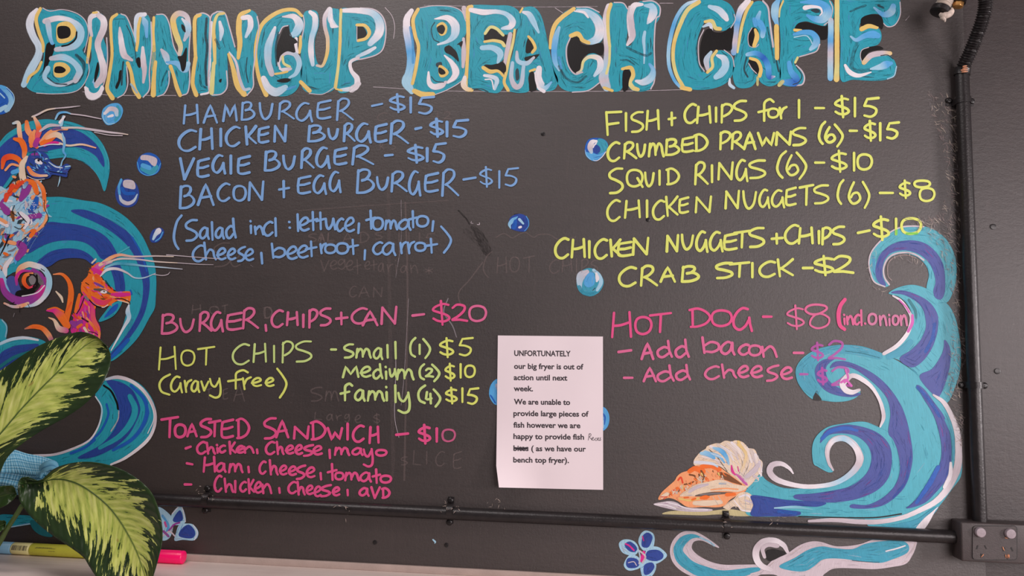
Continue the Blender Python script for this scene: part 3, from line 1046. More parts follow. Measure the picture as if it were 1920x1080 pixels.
menu_line('menu_line', 'pale blue handwriting BACON + EGG BURGER with price fifteen', '1', 25, '''@ 320 290 6|B 105 262 352 602|A 308 482 332 565|C 525 662 325 520|O 708 845 352 518|
N 882 1042 302 512|+ 1220 1332 298 480|E 1432 1572 242 435|G 1608 1748 235 443|@ 600 290 6|G 108 232 195 423|B 418 602 168 430|U 642 768 252 392|R 802 975 192 415|
G 1002 1128 190 460|E 1182 1328 208 415|R 1372 1555 168 462''', '@ 600 290 6|- 1615 1750 258 280|@ 880 290 6.75|# 1 25|$ 138 285 155 408|1 372 386 208 420|5 438 618 170 392', 0.2)
menu_line('menu_note', 'pale blue cursive note Salad incl : lettuce, tomato,', '1', 26, '''@ 320 380 6|( 35 122 145 520|S 165 300 192 428|a 325 430 282 408|l 450 485 222 418|a 505 598 282 402|
d 622 732 182 398|i 888 915 208 343|n 948 1042 262 355|c 1045 1145 217 368|l 1165 1198 177 373|:  1325 1350 217 283|l 1412 1448 132 318|e 1442 1552 167 313|t 1550 1650 107 308|
t 1640 1730 112 298|u 1745 1850 182 300|@ 600 380 6|c 188 262 180 318|e 275 382 167 323|, 418 452 235 342|t 522 620 92 293|o 595 708 172 303|m 735 868 192 300|a 882 1018 192 305|
t 1000 1090 97 278|o 1090 1218 152 268|, 1242 1296 210 318''')
menu_line('menu_note', 'pale blue cursive note Cheese, beetroot, carrot)', '1', 25, '''@ 320 380 6|C 245 378 482 658|h 378 508 452 638|e 518 618 512 638|e 635 728 517 638|s 758 840 498 658|
e 832 928 522 648|; 1012 1040 567 683|b 1138 1288 462 620|e 1302 1418 492 633|e 1422 1542 482 618|t 1522 1640 437 603|r 1682 1745 457 568|o 1738 1858 472 568|@ 600 380 6|
o 188 318 457 573|t 312 428 418 578|, 488 520 537 638|c 598 700 447 578|a 702 848 452 590|r 902 965 442 568|r 985 1060 437 568|o 1072 1188 452 543|t 1182 1318 407 563|) 1362 1472 268 562''')
menu_line('menu_line', 'pink handwriting BURGER, CHIPS + CAN with price twenty', '3', 27, '''@ 280 560 6|B 140 312 178 393|U 348 502 228 373|R 562 698 152 363|G 692 828 152 368|E 872 1038 160 348|
R 1052 1222 108 333|; 1302 1322 298 360|C 1372 1502 132 318|H 1548 1668 152 298|I 1722 1742 182 318|@ 580 560 6|P -5 92 122 325|S 118 242 108 300|+ 302 428 158 288|
C 472 648 108 278|A 602 765 142 298|N 812 978 92 283''', '@ 580 560 6|- 1162 1290 175 190|# 4 27|$ 1392 1575 28 292|2 1602 1775 68 250|# 3 26|0 1800 1988 82 252')
menu_line('menu_line', 'pale lime handwriting HOT CHIPS', '5', 24, '''@ 280 560 6|# 2 22|H 108 298 542 798|O 360 508 582 753|T 548 732 542 743|# 5 24|C 932 1122 512 738|H 1172 1312 507 713|I 1395 1412 532 713|
P 1492 1618 482 718|S 1640 1828 477 708''')
menu_line('menu_line', 'yellow lime handwriting (Gravy free)', '2', 23, '''@ 280 630 6|< 108 232 432 660|G 242 368 457 635|r 395 472 492 630|a 472 562 507 630|v 585 665 512 612|y 682 802 477 693|
f 888 1108 385 593|r 1048 1142 462 598|e 1148 1258 472 563|e 1302 1398 472 563|) 1438 1542 368 692''')
menu_line('menu_line', 'pale lime handwriting - small (1) with price five', '5', 25, '''@ 580 560 6|~ 245 300 562 582|S 388 498 512 663|m 528 692 557 663|a 722 822 557 680|l 868 892 522 663|l 958 982 488 673|
< 1132 1192 442 653|1 1234 1248 518 622|) 1282 1358 455 668''', '@ 580 560 6|# 2 25|$ 1472 1618 445 658|5 1672 1838 442 638')
menu_line('menu_line', 'pale lime handwriting medium (2) with price ten', '5', 25, '''@ 580 560 6|M 378 552 762 883|e 572 688 765 878|d 717 822 737 898|i 850 875 768 903|u 902 978 792 878|m 988 1172 787 908|
< 1238 1292 737 908|2 1308 1392 787 878|) 1382 1462 742 928''', '@ 580 560 6|# 2 25|$ 1532 1632 732 923|1 1692 1712 738 888|0 1752 1862 752 883')
menu_line('menu_line', 'pale lime handwriting family (4) with price fifteen', '5', 26, '''@ 620 640 6|f 112 242 477 663|a 272 382 547 668|m 418 600 552 668|i 612 645 513 663|l 718 738 495 683|y 762 888 577 803|
< 982 1062 498 693|4 1068 1142 572 698|) 1158 1232 542 733''', '@ 620 640 6|# 2 26|$ 1298 1418 522 698|1 1472 1492 530 683|5 1528 1662 528 703')
menu_line('menu_line', 'bright pink handwriting TOASTED SANDWICH with price ten', '4', 28, '''@ 290 770 6|T 78 262 72 298|O 228 348 157 298|A 368 472 148 288|S 512 638 92 298|T 612 738 112 288|
E 752 882 102 303|D 922 1062 92 308|S 1228 1368 82 313|A 1368 1502 112 298|N 1568 1732 178 313|@ 560 770 6|D 138 300 122 323|W 328 488 197 328|I 538 562 148 323|C 608 732 168 348|
H 798 898 182 363''', '@ 560 770 6|- 1098 1230 258 272|$ 1352 1478 162 368|1 1545 1562 202 348|# 3 16 1|0 1612 1762 208 348|O 1622 1755 215 342')
menu_line('menu_line', 'small pink handwriting - Chicken, Cheese, mayo', '4', 26, '''@ 290 770 6|- 350 405 405 425|C 474 573 353 483|h 588 678 362 483|i 692 718 387 473|c 728 793 392 468|k 838 908 352 483|
e 918 998 397 473|n 1008 1113 402 473|; 1147 1162 438 478|C 1248 1348 352 488|h 1375 1450 352 488|e 1472 1558 392 483|e 1578 1658 387 488|s 1678 1788 387 508|e 1778 1878 397 493|
@ 560 770 6|; 342 358 442 533|m 408 568 412 498|a 602 718 422 498|y 732 833 432 628|o 872 988 442 505''')
menu_line('menu_line', 'small pink handwriting - Ham, Cheese, tomato', '4', 26, '''@ 290 770 6|- 362 425 604 592|H 552 678 522 688|a 692 798 592 688|m 838 988 592 693|; 1048 1068 632 693|C 1178 1248 572 708|
h 1295 1385 557 718|e 1402 1483 617 718|e 1502 1588 627 723|s 1598 1698 617 768|e 1702 1798 637 748|; 1862 1878 702 773|@ 560 770 6|t 328 425 602 778|o 412 503 697 773|
m 524 678 692 783|a 692 813 697 798|t 832 915 662 813|o 922 1038 732 808''')
menu_line('menu_line', 'small pink handwriting - Chicken, Cheese, avo', '4', 26, '''@ 290 770 6|~ 340 412 822 838|C 672 752 732 908|h 788 883 767 913|I 895 918 792 918|c 962 1028 802 908|k 1052 1118 772 928|
e 1122 1198 802 923|n 1212 1312 822 928|; 1397 1413 872 923|C 1502 1592 802 928|h 1608 1688 802 943|e 1702 1778 842 938|e 1792 1868 852 963|@ 560 770 6|s 252 368 837 963|
e 378 458 862 953|; 546 558 892 953|a 682 788 872 958|v 818 913 862 983|D 938 1022 872 980''')
menu_line('menu_line', 'yellow handwriting FISH + CHIPS for 1 with price fifteen', '2', 27, '''@ 1120 170 6|F 98 268 238 498|I 312 332 255 452|S 378 518 238 463|H 553 692 222 438|+ 802 878 248 388|
C 978 1108 152 362|H 1122 1272 178 363|I 1328 1342 192 348|P 1392 1518 152 358|S 1532 1678 112 338|@ 1420 170 6|f 12 182 97 338|o 122 238 202 303|r 248 328 182 313|1 462 475 107 303''',
          '@ 1420 170 6|~ 650 750 190 202|$ 877 1028 62 298|1 1085 1110 82 288|5 1182 1362 82 293')
menu_line('menu_line', 'yellow handwriting CRUMBED PRAWNS (6) with price fifteen', '2', 28, '''@ 1120 170 6|C 112 248 582 790|R 298 438 582 763|U 448 538 602 738|m 580 745 582 738|B 772 918 547 723|
E 952 1078 522 688|D 1092 1238 492 678|P 1378 1498 462 658|R 1512 1648 467 655|A 1652 1778 467 655|@ 1420 170 6|W 8 188 478 622|N 212 378 462 608|S 392 548 417 613|
( 692 762 352 598|6 762 872 412 583|) 872 958 382 628''', '@ 1420 170 6|~ 1040 1120 445 458|$ 1207 1328 342 563|1 1372 1392 368 558|5 1442 1592 357 538')
menu_line('menu_line', 'yellow handwriting SQUID RINGS (6) with price ten', '2', 27, '''@ 1120 280 6|S 128 288 212 493|Q 332 508 232 418|U 538 635 262 413|I 688 712 242 398|D 778 918 217 393|
R 1098 1242 147 393|I 1272 1308 182 368|N 1362 1522 147 338|G 1562 1688 122 358|S 1702 1892 122 323|@ 1440 280 6|( 102 202 22 318|6 207 338 67 293|) 322 428 37 333''',
          '@ 1440 280 6|~ 532 632 145 155|$ 717 882 17 253|1 958 978 42 238|0 1007 1168 57 228')
menu_line('menu_line', 'yellow handwriting CHICKEN NUGGETS (6) with price eight', '2', 26, '''@ 1120 280 6|C 107 253 572 803|H 312 478 577 768|I 548 570 577 763|C 622 752 577 788|K 768 902 532 748|
E 922 1022 542 713|N 1107 1278 532 708|N 1442 1592 467 663|U 1642 1788 472 663|@ 1440 280 6|G -98 15 455 658|G 42 182 462 653|E 202 312 432 628|T 357 508 402 623|S 512 682 402 608|
( 782 848 347 613|6 907 1038 372 613|) 1067 1138 367 658''', '@ 1440 280 6|~ 1258 1405 482 498|$ 1482 1598 352 548|O 1647 1822 352 428|O 1707 1872 437 582')
menu_line('menu_line', 'yellow handwriting CHICKEN NUGGETS + CHIPS with price ten', '2', 29, '''@ 1020 400 6|C 122 273 282 503|H 312 458 292 493|I 502 518 317 498|C 567 708 292 508|K 742 858 297 483|
E 832 982 322 478|N 1002 1172 277 463|N 1382 1508 247 428|U 1552 1678 242 403|G 1712 1838 207 433|@ 1340 390 6|G -55 88 272 488|E 107 248 287 468|T 222 393 257 443|S 382 558 222 438|
+ 642 762 292 398|C 787 942 192 398|H 947 1102 222 398|I 1160 1185 262 398|P 1207 1308 222 408|S 1322 1462 207 408''', '''@ 1340 390 6|- 1612 1742 252 280|@ 1440 280 6|$ 1187 1358 757 1018|1 1432 1450 782 955|
0 1502 1722 777 950|# 7 27 1|~ 1560 1680 948 948|1 1441 1448 915 955''')
menu_line('menu_line', 'yellow handwriting CRAB STICK with price two', '2', 29, '''@ 1020 400 6|C 838 1032 607 818|R 1088 1272 592 813|A 1312 1472 607 768|B 1552 1738 597 768|@ 1340 390 6|
S 8 203 617 788|T 172 388 612 773|I 415 432 622 778|C 498 678 602 773|K 702 878 577 768''', '@ 1340 390 6|~ 995 1100 665 685|$ 1127 1332 542 753|2 1332 1558 542 728')
menu_line('menu_line', 'pink handwriting HOT DOG with price eight', '4', 27, '''@ 1130 560 6|H 107 318 152 433|O 367 548 207 398|T 532 768 162 373|D 977 1208 112 318|O 1227 1452 132 308|G 1467 1678 107 363''',
          '@ 1130 560 6|~ 1805 1900 200 205|# 3 24|@ 1430 560 6|$ 277 462 77 343|8 477 742 67 333')
menu_line('menu_note', 'small pink squeezed note (incl. onion) beside the hot dog price', '4', 28, '''@ 1430 560 6|# 4 44|< 850 925 10 345|# 3 26|i 905 932 182 288|n 948 1018 192 288|c 1032 1088 182 288|l 1098 1122 132 298|
. 1145 1160 270 290|# H 26|o 1192 1278 172 288|n 1317 1393 187 298|i 1412 1438 182 298|o 1462 1528 192 293|n 1552 1623 182 298''')
menu_line('menu_line', 'pink handwriting - Add bacon with price two over the wave', '3', 28, '''@ 1130 560 6|- 180 320 580 600|A 438 568 502 678|d 612 778 477 658|d 817 968 462 658|b 1122 1312 437 608|
a 1327 1482 487 628|c 1532 1640 517 628|o 1647 1782 527 638|@ 1430 560 6|n -5 158 532 653''', '@ 1430 560 6|~ 350 455 605 615|# 6 26 1|$ 552 678 497 693|2 737 928 477 683')
menu_line('menu_line', 'pink handwriting - Add cheese with price two over the wave', '3', 27, '''@ 1130 560 6|~ 240 335 880 900|A 462 598 777 928|d 612 798 752 928|d 822 982 747 913|c 1152 1308 762 903|
h 1342 1502 742 888|e 1517 1638 757 883|e 1662 1792 757 883|@ 1430 560 6|s 47 183 752 923|e 197 328 772 903''', '@ 1430 560 6|# 6 28 1|~ 425 505 845 855|$ 622 722 782 963|2 772 998 772 983')

# faint wiped-off chalk left on the board
random.seed(8)
G_ = Paint(0.00022)
write(G_, '''@ 320 380 6|# q 14|S 1550 1640 350 440|A 1660 1730 340 430|L 1770 1840 340 430|@ 600 380 6|A 0 50 350 450|L 85 150 350 450|A 255 370 340 450|D 440 550 330 450|S 620 700 330 410|1 880 900 340 560|1 990 1010 340 500|
1 1110 1130 340 450|5 1185 1285 345 460|v 10 100 650 770|e 110 190 650 750|g 200 290 640 750|e 290 370 650 760|t 380 460 640 800|e 500 560 660 750|t 570 640 650 760|a 655 720 680 780|r 755 820 690 780|i 840 870 650 780|
a 905 980 710 790|n 1020 1100 700 790|* 1180 1270 730 800|C 330 410 940 1060|A 440 550 940 1060|N 600 700 950 1060|@ 600 160 6|1 1320 1330 300 370|2 1395 1475 300 380|C 645 750 310 400|B 200 290 320 420|
R 675 720 650 720|S 795 850 650 720|@ 280 560 6|H 480 580 70 170|O 680 780 90 170|T 820 880 70 170|D 1290 1380 95 220|O 1290 1380 95 220|T 640 700 1010 1130|E 830 880 1010 1130|A 950 1070 960 1150|@ 560 770 6|
L 180 260 20 100|a 315 385 40 110|r 420 480 50 105|g 515 575 40 130|e 630 695 50 135|$ 845 910 30 150|S 1150 1220 520 610|L 1290 1370 450 610|I 1420 1460 460 600|C 1540 1640 460 620|E 1740 1830 460 650|
@ 0 0 1|# q 2.6|( 906 922 472 520|H 932 950 482 512|O 956 974 482 510|T 982 1002 480 510|C 1030 1048 487 512|H 1054 1072 485 510|I 1080 1082 485 510|P 1090 1103 486 510|S 1108 1121 488 510|S 582 604 726 752|m 610 635 732 752|S 400 432 455 500|e 430 450 470 500''', 15, 'q')
G_.run('''
@ 0 0 1
s q 9 /.5 : 728,330 731,600 737,860 733,900
s q 4 : 760,380 764,560 758,900
s q 2.5 : 930,445 945,438 960,446 972,440 985,436 1000,445 1010,440 1030,440 1050,450 1080,444
s q 3 : 905,492 880,525 862,545 860,560 866,575
s q 3 /.6 : 560,395 700,385 840,376
''')
G_.build('chalk_residue', board, [GHOST], 'faint grey smears and wiped off chalk words')['kind'] = 'stuff'
random.seed(9)
P_ = Paint(0.0003).run('''
@ 0 0 1
s K 14,22,26 /.45 : 888,428 900,442 912,468
s K 18 /.4 : 876,436 900,456
s K 4 /.5 : 860,395 874,410 880,420
s P 1 /.8 : 742,672 742,700 740,780 748,820
s P 1 /.5 : 752,375 752,450 742,520
s P .8 /.6 : 766,560 758,700 752,760
s L 3,4,1 : 812,1012 816,1016 815,1019
s g 2.5,3,2 : 840,560 832,585 848,610 856,632
s P 1 /.7 : 884,415 883,418 887,419
s P 1.5 /.7 : 899,418 899,421 895,421
s P 1 /.5 : 470,497 474,500
''')
P_.build('scratch', board, [PAINT], 'scratches and a dark scuffed patch in the middle')['kind'] = 'stuff'


# ------------------------------------------------------------------ painted art: bubbles, waves, seahorses, shells, flowers
def art(name, label, txt, z=0.0005, seed=1, mats=None, extra=None):
    random.seed(seed)
    P = Paint(z).run(txt)
    if extra:
        extra(P)
    return P.build(name, board, mats or [PAINT], label)


def disc(x, y, rx, ry=None):
    ry = ry or rx
    return ' '.join('%.1f,%.1f' % (x + rx * math.cos(a * 0.785) * random.uniform(.96, 1.04), y + ry * math.sin(a * 0.785) * random.uniform(.96, 1.04)) for a in range(8))


random.seed(4)
art('painted_bubble', 'painted blue bubble at the far left edge under the title', f'''
@ 0 150 4.8
f U : {disc(0, 180, 126, 130)}
s AL 40,60,50 /.8 : 20,70 80,130 100,200 60,270
s A 40 /.8 : -40,80 0,60 40,70
s L 50,40 : 0,270 50,240
s L 14 : 0,120 40,160
s L 8 : 60,65 120,130 125,200 80,280''', seed=11)
art('painted_bubble', 'painted bubble with a pale arch at the hair tips of the upper seahorse', f'''
@ 0 150 4.8
f A : 940,250 1000,215 1070,215 1105,270 1080,350 1020,395 960,400 920,340 920,290
s c 30 /.8 : 1060,240 1080,300 1040,360
s WPL 30,56,40 : 945,300 990,260 1040,270 1050,310
s W 20,30 : 975,330 1010,320
s L 8 : 930,290 930,350 970,395 1030,390''', seed=12)
art('painted_bubble', 'painted bubble with a square pale glint beside VEGIE', f'''
@ 0 150 4.8
f U : {disc(1340, 760, 106, 102)}
s U 30 : 1260,720 1320,670 1400,690
s c 60 /.9 : 1290,800 1360,830 1400,790
f P /.9 : 1275,680 1340,680 1410,710 1400,770 1370,765 1330,725 1270,715
s A 50 /.9 : 1290,770 1340,790
s A 8 : 1235,740 1260,820 1330,860 1410,830 1445,750''', seed=13)
art('painted_bubble', 'painted bubble with a white bar and pale crescent below VEGIE', f'''
@ 0 350 4.8
f n : {disc(1148, 60, 106, 128)}
s LPL 16,36,40,30,12 : 1075,70 1095,125 1150,150 1205,125 1235,70
f P : 1112,-5 1118,-55 1190,-55 1215,-20 1210,20 1150,12
s U 40 /.8 : 1100,20 1130,60 1200,60
s A 30 /.7 : 1090,-60 1070,0 1075,60''', seed=14)
art('painted_bubble', 'smallest painted bubble beside the bracket of the salad note', f'''
@ 0 350 4.8
f n : 1355,430 1380,390 1440,370 1475,400 1460,450 1420,495 1370,500 1350,470
s WL 60,40,26 : 1425,400 1400,430 1380,470
s A 12 : 1465,410 1440,460 1400,490''', seed=15)
art('painted_bubble', 'small violet blue painted bubble right of the salad note', f'''
@ 880 290 6.75
f n : 500,880 520,800 600,755 680,760 745,810 755,870 720,960 650,970 560,950 510,920
s AL 14,60,50,14 : 610,785 550,830 510,880 520,930
s L 40,30 : 635,820 680,870
s W 34 : 635,920 650,915
s A 10 : 720,780 745,830 750,900 700,965
s K 8 : 570,755 610,750
f U : 570,830 600,840 590,930 540,930''', seed=16)
art('painted_bubble', 'round painted bubble touching the C of CRUMBED', f'''
@ 1080 240 15.42
f U : 260,640 300,440 400,320 600,290 780,320 900,420 925,560 860,690 720,850 580,950 430,920 300,800
f A : 280,700 380,720 520,740 640,770 860,690 720,850 580,950 430,920 310,820
f c : 640,320 800,340 900,440 910,560 850,660 640,740 690,600 610,470
s WWPL 60,170,190,120 : 590,370 470,410 410,560 440,690
s W 20,60,40 : 620,380 560,470 500,560
f n : 500,620 580,490 690,570 680,690 590,730 510,680
s W 14,30 : 500,930 620,940 760,830 860,690
s L 16 : 265,640 300,780 420,910''', seed=17)
art('painted_bubble', 'largest painted bubble beside CRAB STICK with ragged lower rim', f'''
@ 1020 400 6
f c : {disc(515, 775, 150, 152)}
s PL 60,110,80,40 : 480,660 420,700 400,770 410,840
s L 40,60,40 : 560,640 620,700 640,780 600,860
f A : 480,700 540,660 570,720 560,800 500,830 450,790
s W 30,50,30 : 590,680 600,730 595,760
s c 50 /.6 : 400,830 450,900 550,910
s k 10 : 550,865 575,840''', seed=18)
art('painted_bubble', 'painted bubble half covered by the notice, left side', f'''
@ 620 640 6
f A : 1860,430 1940,430 1990,560 1940,690 1870,715 1820,680 1785,600 1800,500
s PA 50,40 /.6 : 1870,500 1900,600
s U 20 /.7 : 1800,610 1850,690''', seed=19)
art('painted_bubble', 'painted bubble mostly hidden by the right edge of the notice', f'''
@ 900 600 3.177
f A : 680,560 720,520 750,530 768,570 765,620 740,655 700,660 670,620
s U 10 : 735,560 745,580 740,620
s L 8 : 735,600 735,640''', seed=20)

art('painted_wave', 'painted curl of a wave at the top right with a dark blue band', '''
@ 1440 400 4.8
f C : 1050,660 960,625 920,540 905,440 930,350 1000,260 1100,170 1200,125 1320,115 1450,130 1580,210 1660,330 1692,450 1690,600 1665,700 1610,800 1500,800 1430,690 1450,560 1430,480 1370,410 1290,370 1200,360 1110,390 1060,450 1045,530 1060,600 1095,640
s A 40 /.5 : 950,400 960,520 1020,620
f N : 1040,650 985,600 970,500 1000,390 1070,310 1170,260 1300,245 1420,275 1510,350 1570,450 1590,560 1590,700 1560,770 1510,760 1490,700 1510,620 1490,520 1440,430 1350,360 1230,330 1120,350 1060,400 1030,480 1030,570 1060,640
s P 16 /.9 : 1050,660 960,620 922,540 908,440 930,350 1000,260 1100,170 1200,125 1300,115 1400,120
s P 18 /.95 : 1090,640 1050,580 1040,500 1070,420 1130,370 1230,352 1320,368 1400,420
s q 14 /.6 : 1110,600 1080,560 1080,460 1130,400 1230,375 1330,400
''', seed=31)
art('painted_wave', 'painted second wave under the top curl, edged white', '''
@ 1440 400 4.8
f C : 1090,715 1170,670 1300,645 1430,680 1550,760 1640,850 1690,960 1715,1080 1733,1210 1728,1400 1690,1540 1610,1705 1500,1630 1365,1480 1290,1400 1180,1320 1060,1280 1030,1255 1140,1190 1230,1100 1290,1000 1295,900 1250,810 1180,750 1115,730
s L 90 /.3 : 1520,880 1600,1000 1640,1200
s c 60,80,60 : 1280,1160 1200,1240 1090,1290
f N : 1110,715 1200,695 1330,730 1450,800 1520,900 1530,1000 1515,1100 1470,1220 1390,1330 1290,1385 1185,1310 1290,1230 1370,1150 1420,1040 1420,950 1390,850 1320,780 1220,730
s U 40 /.6 : 1500,1000 1480,1120 1420,1240
f N : 1590,1140 1635,1210 1640,1330 1610,1480 1545,1640 1490,1630 1365,1470 1480,1400 1560,1280 1585,1200
s G 26,30,20 /.9 : 1270,780 1325,870 1335,940
s PWPWWP 18,26,32,36,44,44,36 : 1125,742 1200,790 1265,880 1290,950 1270,1050 1220,1130 1150,1200 1045,1262
s m 16,22 /.8 : 1180,780 1240,840 1270,890
s m 26,34,30 /.9 : 1300,920 1298,990 1262,1060
''', z=0.0006, seed=32)
art('painted_wave', 'painted big wave with a swirled head behind the two pink prices', '''
@ 1440 600 4.8
f C : 720,725 600,735 480,720 410,715 330,650 270,560 250,470 270,400 330,330 430,270 560,235 700,225 850,240 1000,290 1150,360 1290,450 1400,550 1500,670 1600,790 1680,950 1730,1100 1745,1250 1735,1404 1660,1514 1580,1624 1500,1724 1450,1800 1390,1889 1300,1884 900,1849 900,1500 950,1200 1015,970 1045,880 1030,780 1000,690 930,590 840,520 760,495 700,510 680,560 710,620 760,650 830,640 800,690
f c : 255,470 280,400 350,330 450,270 600,232 750,228 900,255 1010,300 1010,350 850,320 700,300 560,310 470,350 420,430 430,520 480,600 420,690 330,640 270,560
s k 16 /.5 : 420,680 440,640 470,710
f K : 408,716 425,660 445,670 480,720
f N : 600,345 500,360 440,410 425,480 450,560 530,640 640,680 760,690 835,665 740,650 640,615 560,560 525,500 520,430 550,385
s G 14 /.5 : 1000,340 850,300 700,280
f N : 560,430 600,380 700,375 830,420 970,500 1080,600 1180,740 1240,880 1280,1050 1300,1200 1290,1320 1250,1460 1180,1560 1050,1660 900,1695 750,1690 760,1660 900,1665 1050,1590 1150,1480 1190,1350 1175,1200 1130,1080 1085,1010 1105,850 1080,720 1010,620 900,520 780,440 680,415 600,420
f N : 1340,590 1400,620 1500,750 1590,880 1640,1050 1650,1200 1640,1330 1600,1440 1500,1560 1400,1650 1250,1695 1300,1650 1400,1540 1480,1430 1550,1290 1565,1150 1540,1000 1490,850 1400,700
s U 50,60,40 /.7 : 1530,1330 1450,1480 1340,1640
s U 40 /.6 : 1350,610 1450,720 1540,860
s U 30 /.5 : 1280,1240 1240,1450 1130,1600
s G 80 /.18 : 1350,1050 1420,1250 1300,1500
s k 30 /.35 : 1530,960 1545,1150
s c 30 /.7 : 1600,900 1660,1050 1670,1250
s PWPWPP 20,45,50,62,70,80,74,70,60,50,46,50,50,44,26 : 1490,675 1580,740 1650,860 1700,1000 1715,1150 1710,1300 1670,1420 1600,1540 1500,1640 1350,1720 1200,1780 1000,1815 800,1815 600,1800 370,1810
s W 30,50,40 /.8 : 1645,1290 1640,1400 1590,1500
s K 14 /.8 : 280,1768 500,1775 800,1780 1000,1775 1200,1745
f c : 1530,1690 1480,1700 1350,1790 1200,1830 1000,1860 700,1850 1300,1884 1390,1880 1480,1760
f W : 1530,1684 1500,1724 1440,1834 1390,1889 1330,1884 1390,1804 1470,1734
s WPWWPW 18,40,40,34,40,50,50,44,20 : 1010,960 1040,880 1028,790 995,700 930,600 840,530 760,500 710,540 690,580
s PWWP 50,60,60,50,30 : 715,500 670,570 700,630 760,650 820,630
s m 24 /.7 : 700,450 720,520 690,560
s m 26 /.8 : 660,560 700,540 750,590
''', z=0.0007, seed=33)
art('painted_wave', 'painted curled breaker with a white lip rolling left to the shells', '''
@ 1440 780 4.8
f C : 590,485 545,505 450,455 410,420 400,280 440,180 540,100 680,70 850,52 960,85 1100,160 1150,260 1175,480 1130,640 1020,740 1100,900 900,925 350,912 250,900 0,905 -180,890 -200,800 -200,680 -130,600 -72,530 0,590 150,650 400,650 600,620 750,540 830,440 850,360 810,270 720,190 640,180 560,220 520,300 535,400
f N : 470,240 500,160 560,110 700,80 850,100 980,150 1070,230 1110,330 1105,480 1060,590 960,680 800,745 600,775 400,770 250,745 250,710 400,700 600,670 750,630 870,540 925,440 930,340 890,250 800,180 680,155 560,165 500,210
s U 40,50,30 /.8 : 490,200 560,140 700,110 800,130
s U 60 /.4 : 1050,450 980,600 850,690
f n : -150,718 0,730 150,755 280,765 480,775 520,790 440,815 300,810 100,820 50,830 180,850 290,865 250,898 0,902 -150,893 -130,800
s U 40 /.6 : 100,860 250,875
s LC 14,30,14 : 60,828 250,820 400,840
s G 24 /.3 : 0,650 200,700 240,740
s k 14 /.4 : 700,655 760,640 880,560
s PPWLWPLWWPPWW 20,34,52,60,62,66,70,78,66,54,46,46,50,60,66,64,50,34,16 : 585,485 545,410 535,310 575,230 645,200 720,215 790,280 825,370 805,450 720,540 600,605 450,632 300,632 150,600 60,560 15,500 40,440 120,430 190,470 225,515
s P 8 : 590,488 540,430 525,300 560,215 640,178 720,190 810,270 858,370 840,450
''', z=0.0009, seed=34)
art('painted_wave', 'painted ribbon of wave with a white swirl below the lower conduit', '''
@ 1140 900 6
f P : 1250,760 1180,700 1060,620 950,575 830,590 740,670 700,780 720,900 800,1000 950,1085 1150,1130 1400,1140 1600,1110 1760,1030 1720,960 1500,955 1300,955 1150,920 1030,860 960,800 940,750 970,690 1060,680 1180,735
f c : 1190,730 1080,660 950,610 830,640 760,720 740,800 780,920 900,1020 1050,1085 1400,1100 1600,1060 1710,1010 1650,985 1300,1020 1100,975 960,920 880,850 840,790 870,720 950,655 1060,655
s L 30 /.6 : 1040,650 1130,690 1190,735
s G 20 /.4 : 850,690 820,800 900,930
s P 40,60,50,30 /.9 : 900,760 950,850 1080,930 1300,975
@ 1440 900 6
f P : -60,1010 60,900 200,840 350,740 480,695 600,700 750,745 900,745 1050,720 1200,670 1400,660 1650,680 1662,750 1620,850 1550,940 1400,975 1200,1000 1000,992 750,992 640,1050 560,1100 200,1110 60,1060 -200,1060
f c : 130,970 300,880 450,790 600,750 750,770 950,780 1100,720 1300,690 1500,685 1580,740 1560,820 1400,890 1250,930 1000,905 850,885 700,880 600,900 500,980 400,1025 250,1015
s W 20 /.7 : 1330,800 1450,770 1540,740
s k 10 /.6 : 950,905 1100,920 1250,925
s k 12 /.5 : 250,930 400,850
s PWPWP 60,80,90,90,80,70,40 : 30,1010 -80,960 -130,880 -130,780 -60,700 60,680 170,730 220,810
s P 50,60 /.8 : -40,860 -60,780 0,730 100,740
f K : 60,780 120,790 200,820 120,870 20,910 -20,860 -10,800
''', z=0.0005, seed=35)
art('painted_flower', 'painted star shaped blue flower with pink heart beside the lower ribbon wave', '''
@ 1140 900 6
f L : 345,700 370,610 430,570 510,610 520,700 490,770 400,790
f L : 125,715 190,670 290,690 340,760 320,830 250,845 160,810
f L : 245,845 340,870 370,960 330,1000 230,1015 180,950
f L : 370,940 480,890 540,960 500,1070 400,1110
f L : 440,770 560,755 655,830 640,880 540,940 430,920
f n : 380,700 400,620 450,595 495,630 485,700 450,755 390,750
f n : 190,730 240,695 300,730 325,780 290,810 230,790
f n : 230,880 320,890 350,950 310,985 230,985 205,940
f n : 410,960 490,930 520,980 470,1050 410,1060
f n : 450,800 560,790 620,840 600,890 520,910 430,880
s M 24 /.7 : 200,720 240,740 290,790
s M 20 /.6 : 390,640 400,680
s M 50 /.8 : 400,820 380,900
s P 26 /.7 : 360,800 420,860 390,930
s LP 20 /.7 : 340,780 360,860 350,940
s P 12 : 230,930 290,920 320,960
''', seed=36)
art('painted_flower', 'painted blue petalled flower just above the pink marker', '''
@ 280 880 4.8
f L : 80,340 180,405 215,480 190,600 130,640 60,600 70,450
f L : 285,330 325,470 240,500 200,470 205,400
f L : 270,500 330,490 395,500 440,570 405,635 300,632 230,640 240,580
f n : 275,370 300,450 240,475 215,450
f n : 290,540 350,500 400,540 410,590 370,620 270,600
s A 30 /.6 : 120,420 170,500 160,560
s V 20 /.7 : 170,560 220,500 270,480
s M 26 /.6 : 140,480 150,510
s P 16 /.8 : 120,600 180,560 230,600
s V 30 /.6 : 130,560 170,600
s W 8 : 205,400 285,330 325,470
s W 8 : 395,500 432,570 405,635
''', seed=37)


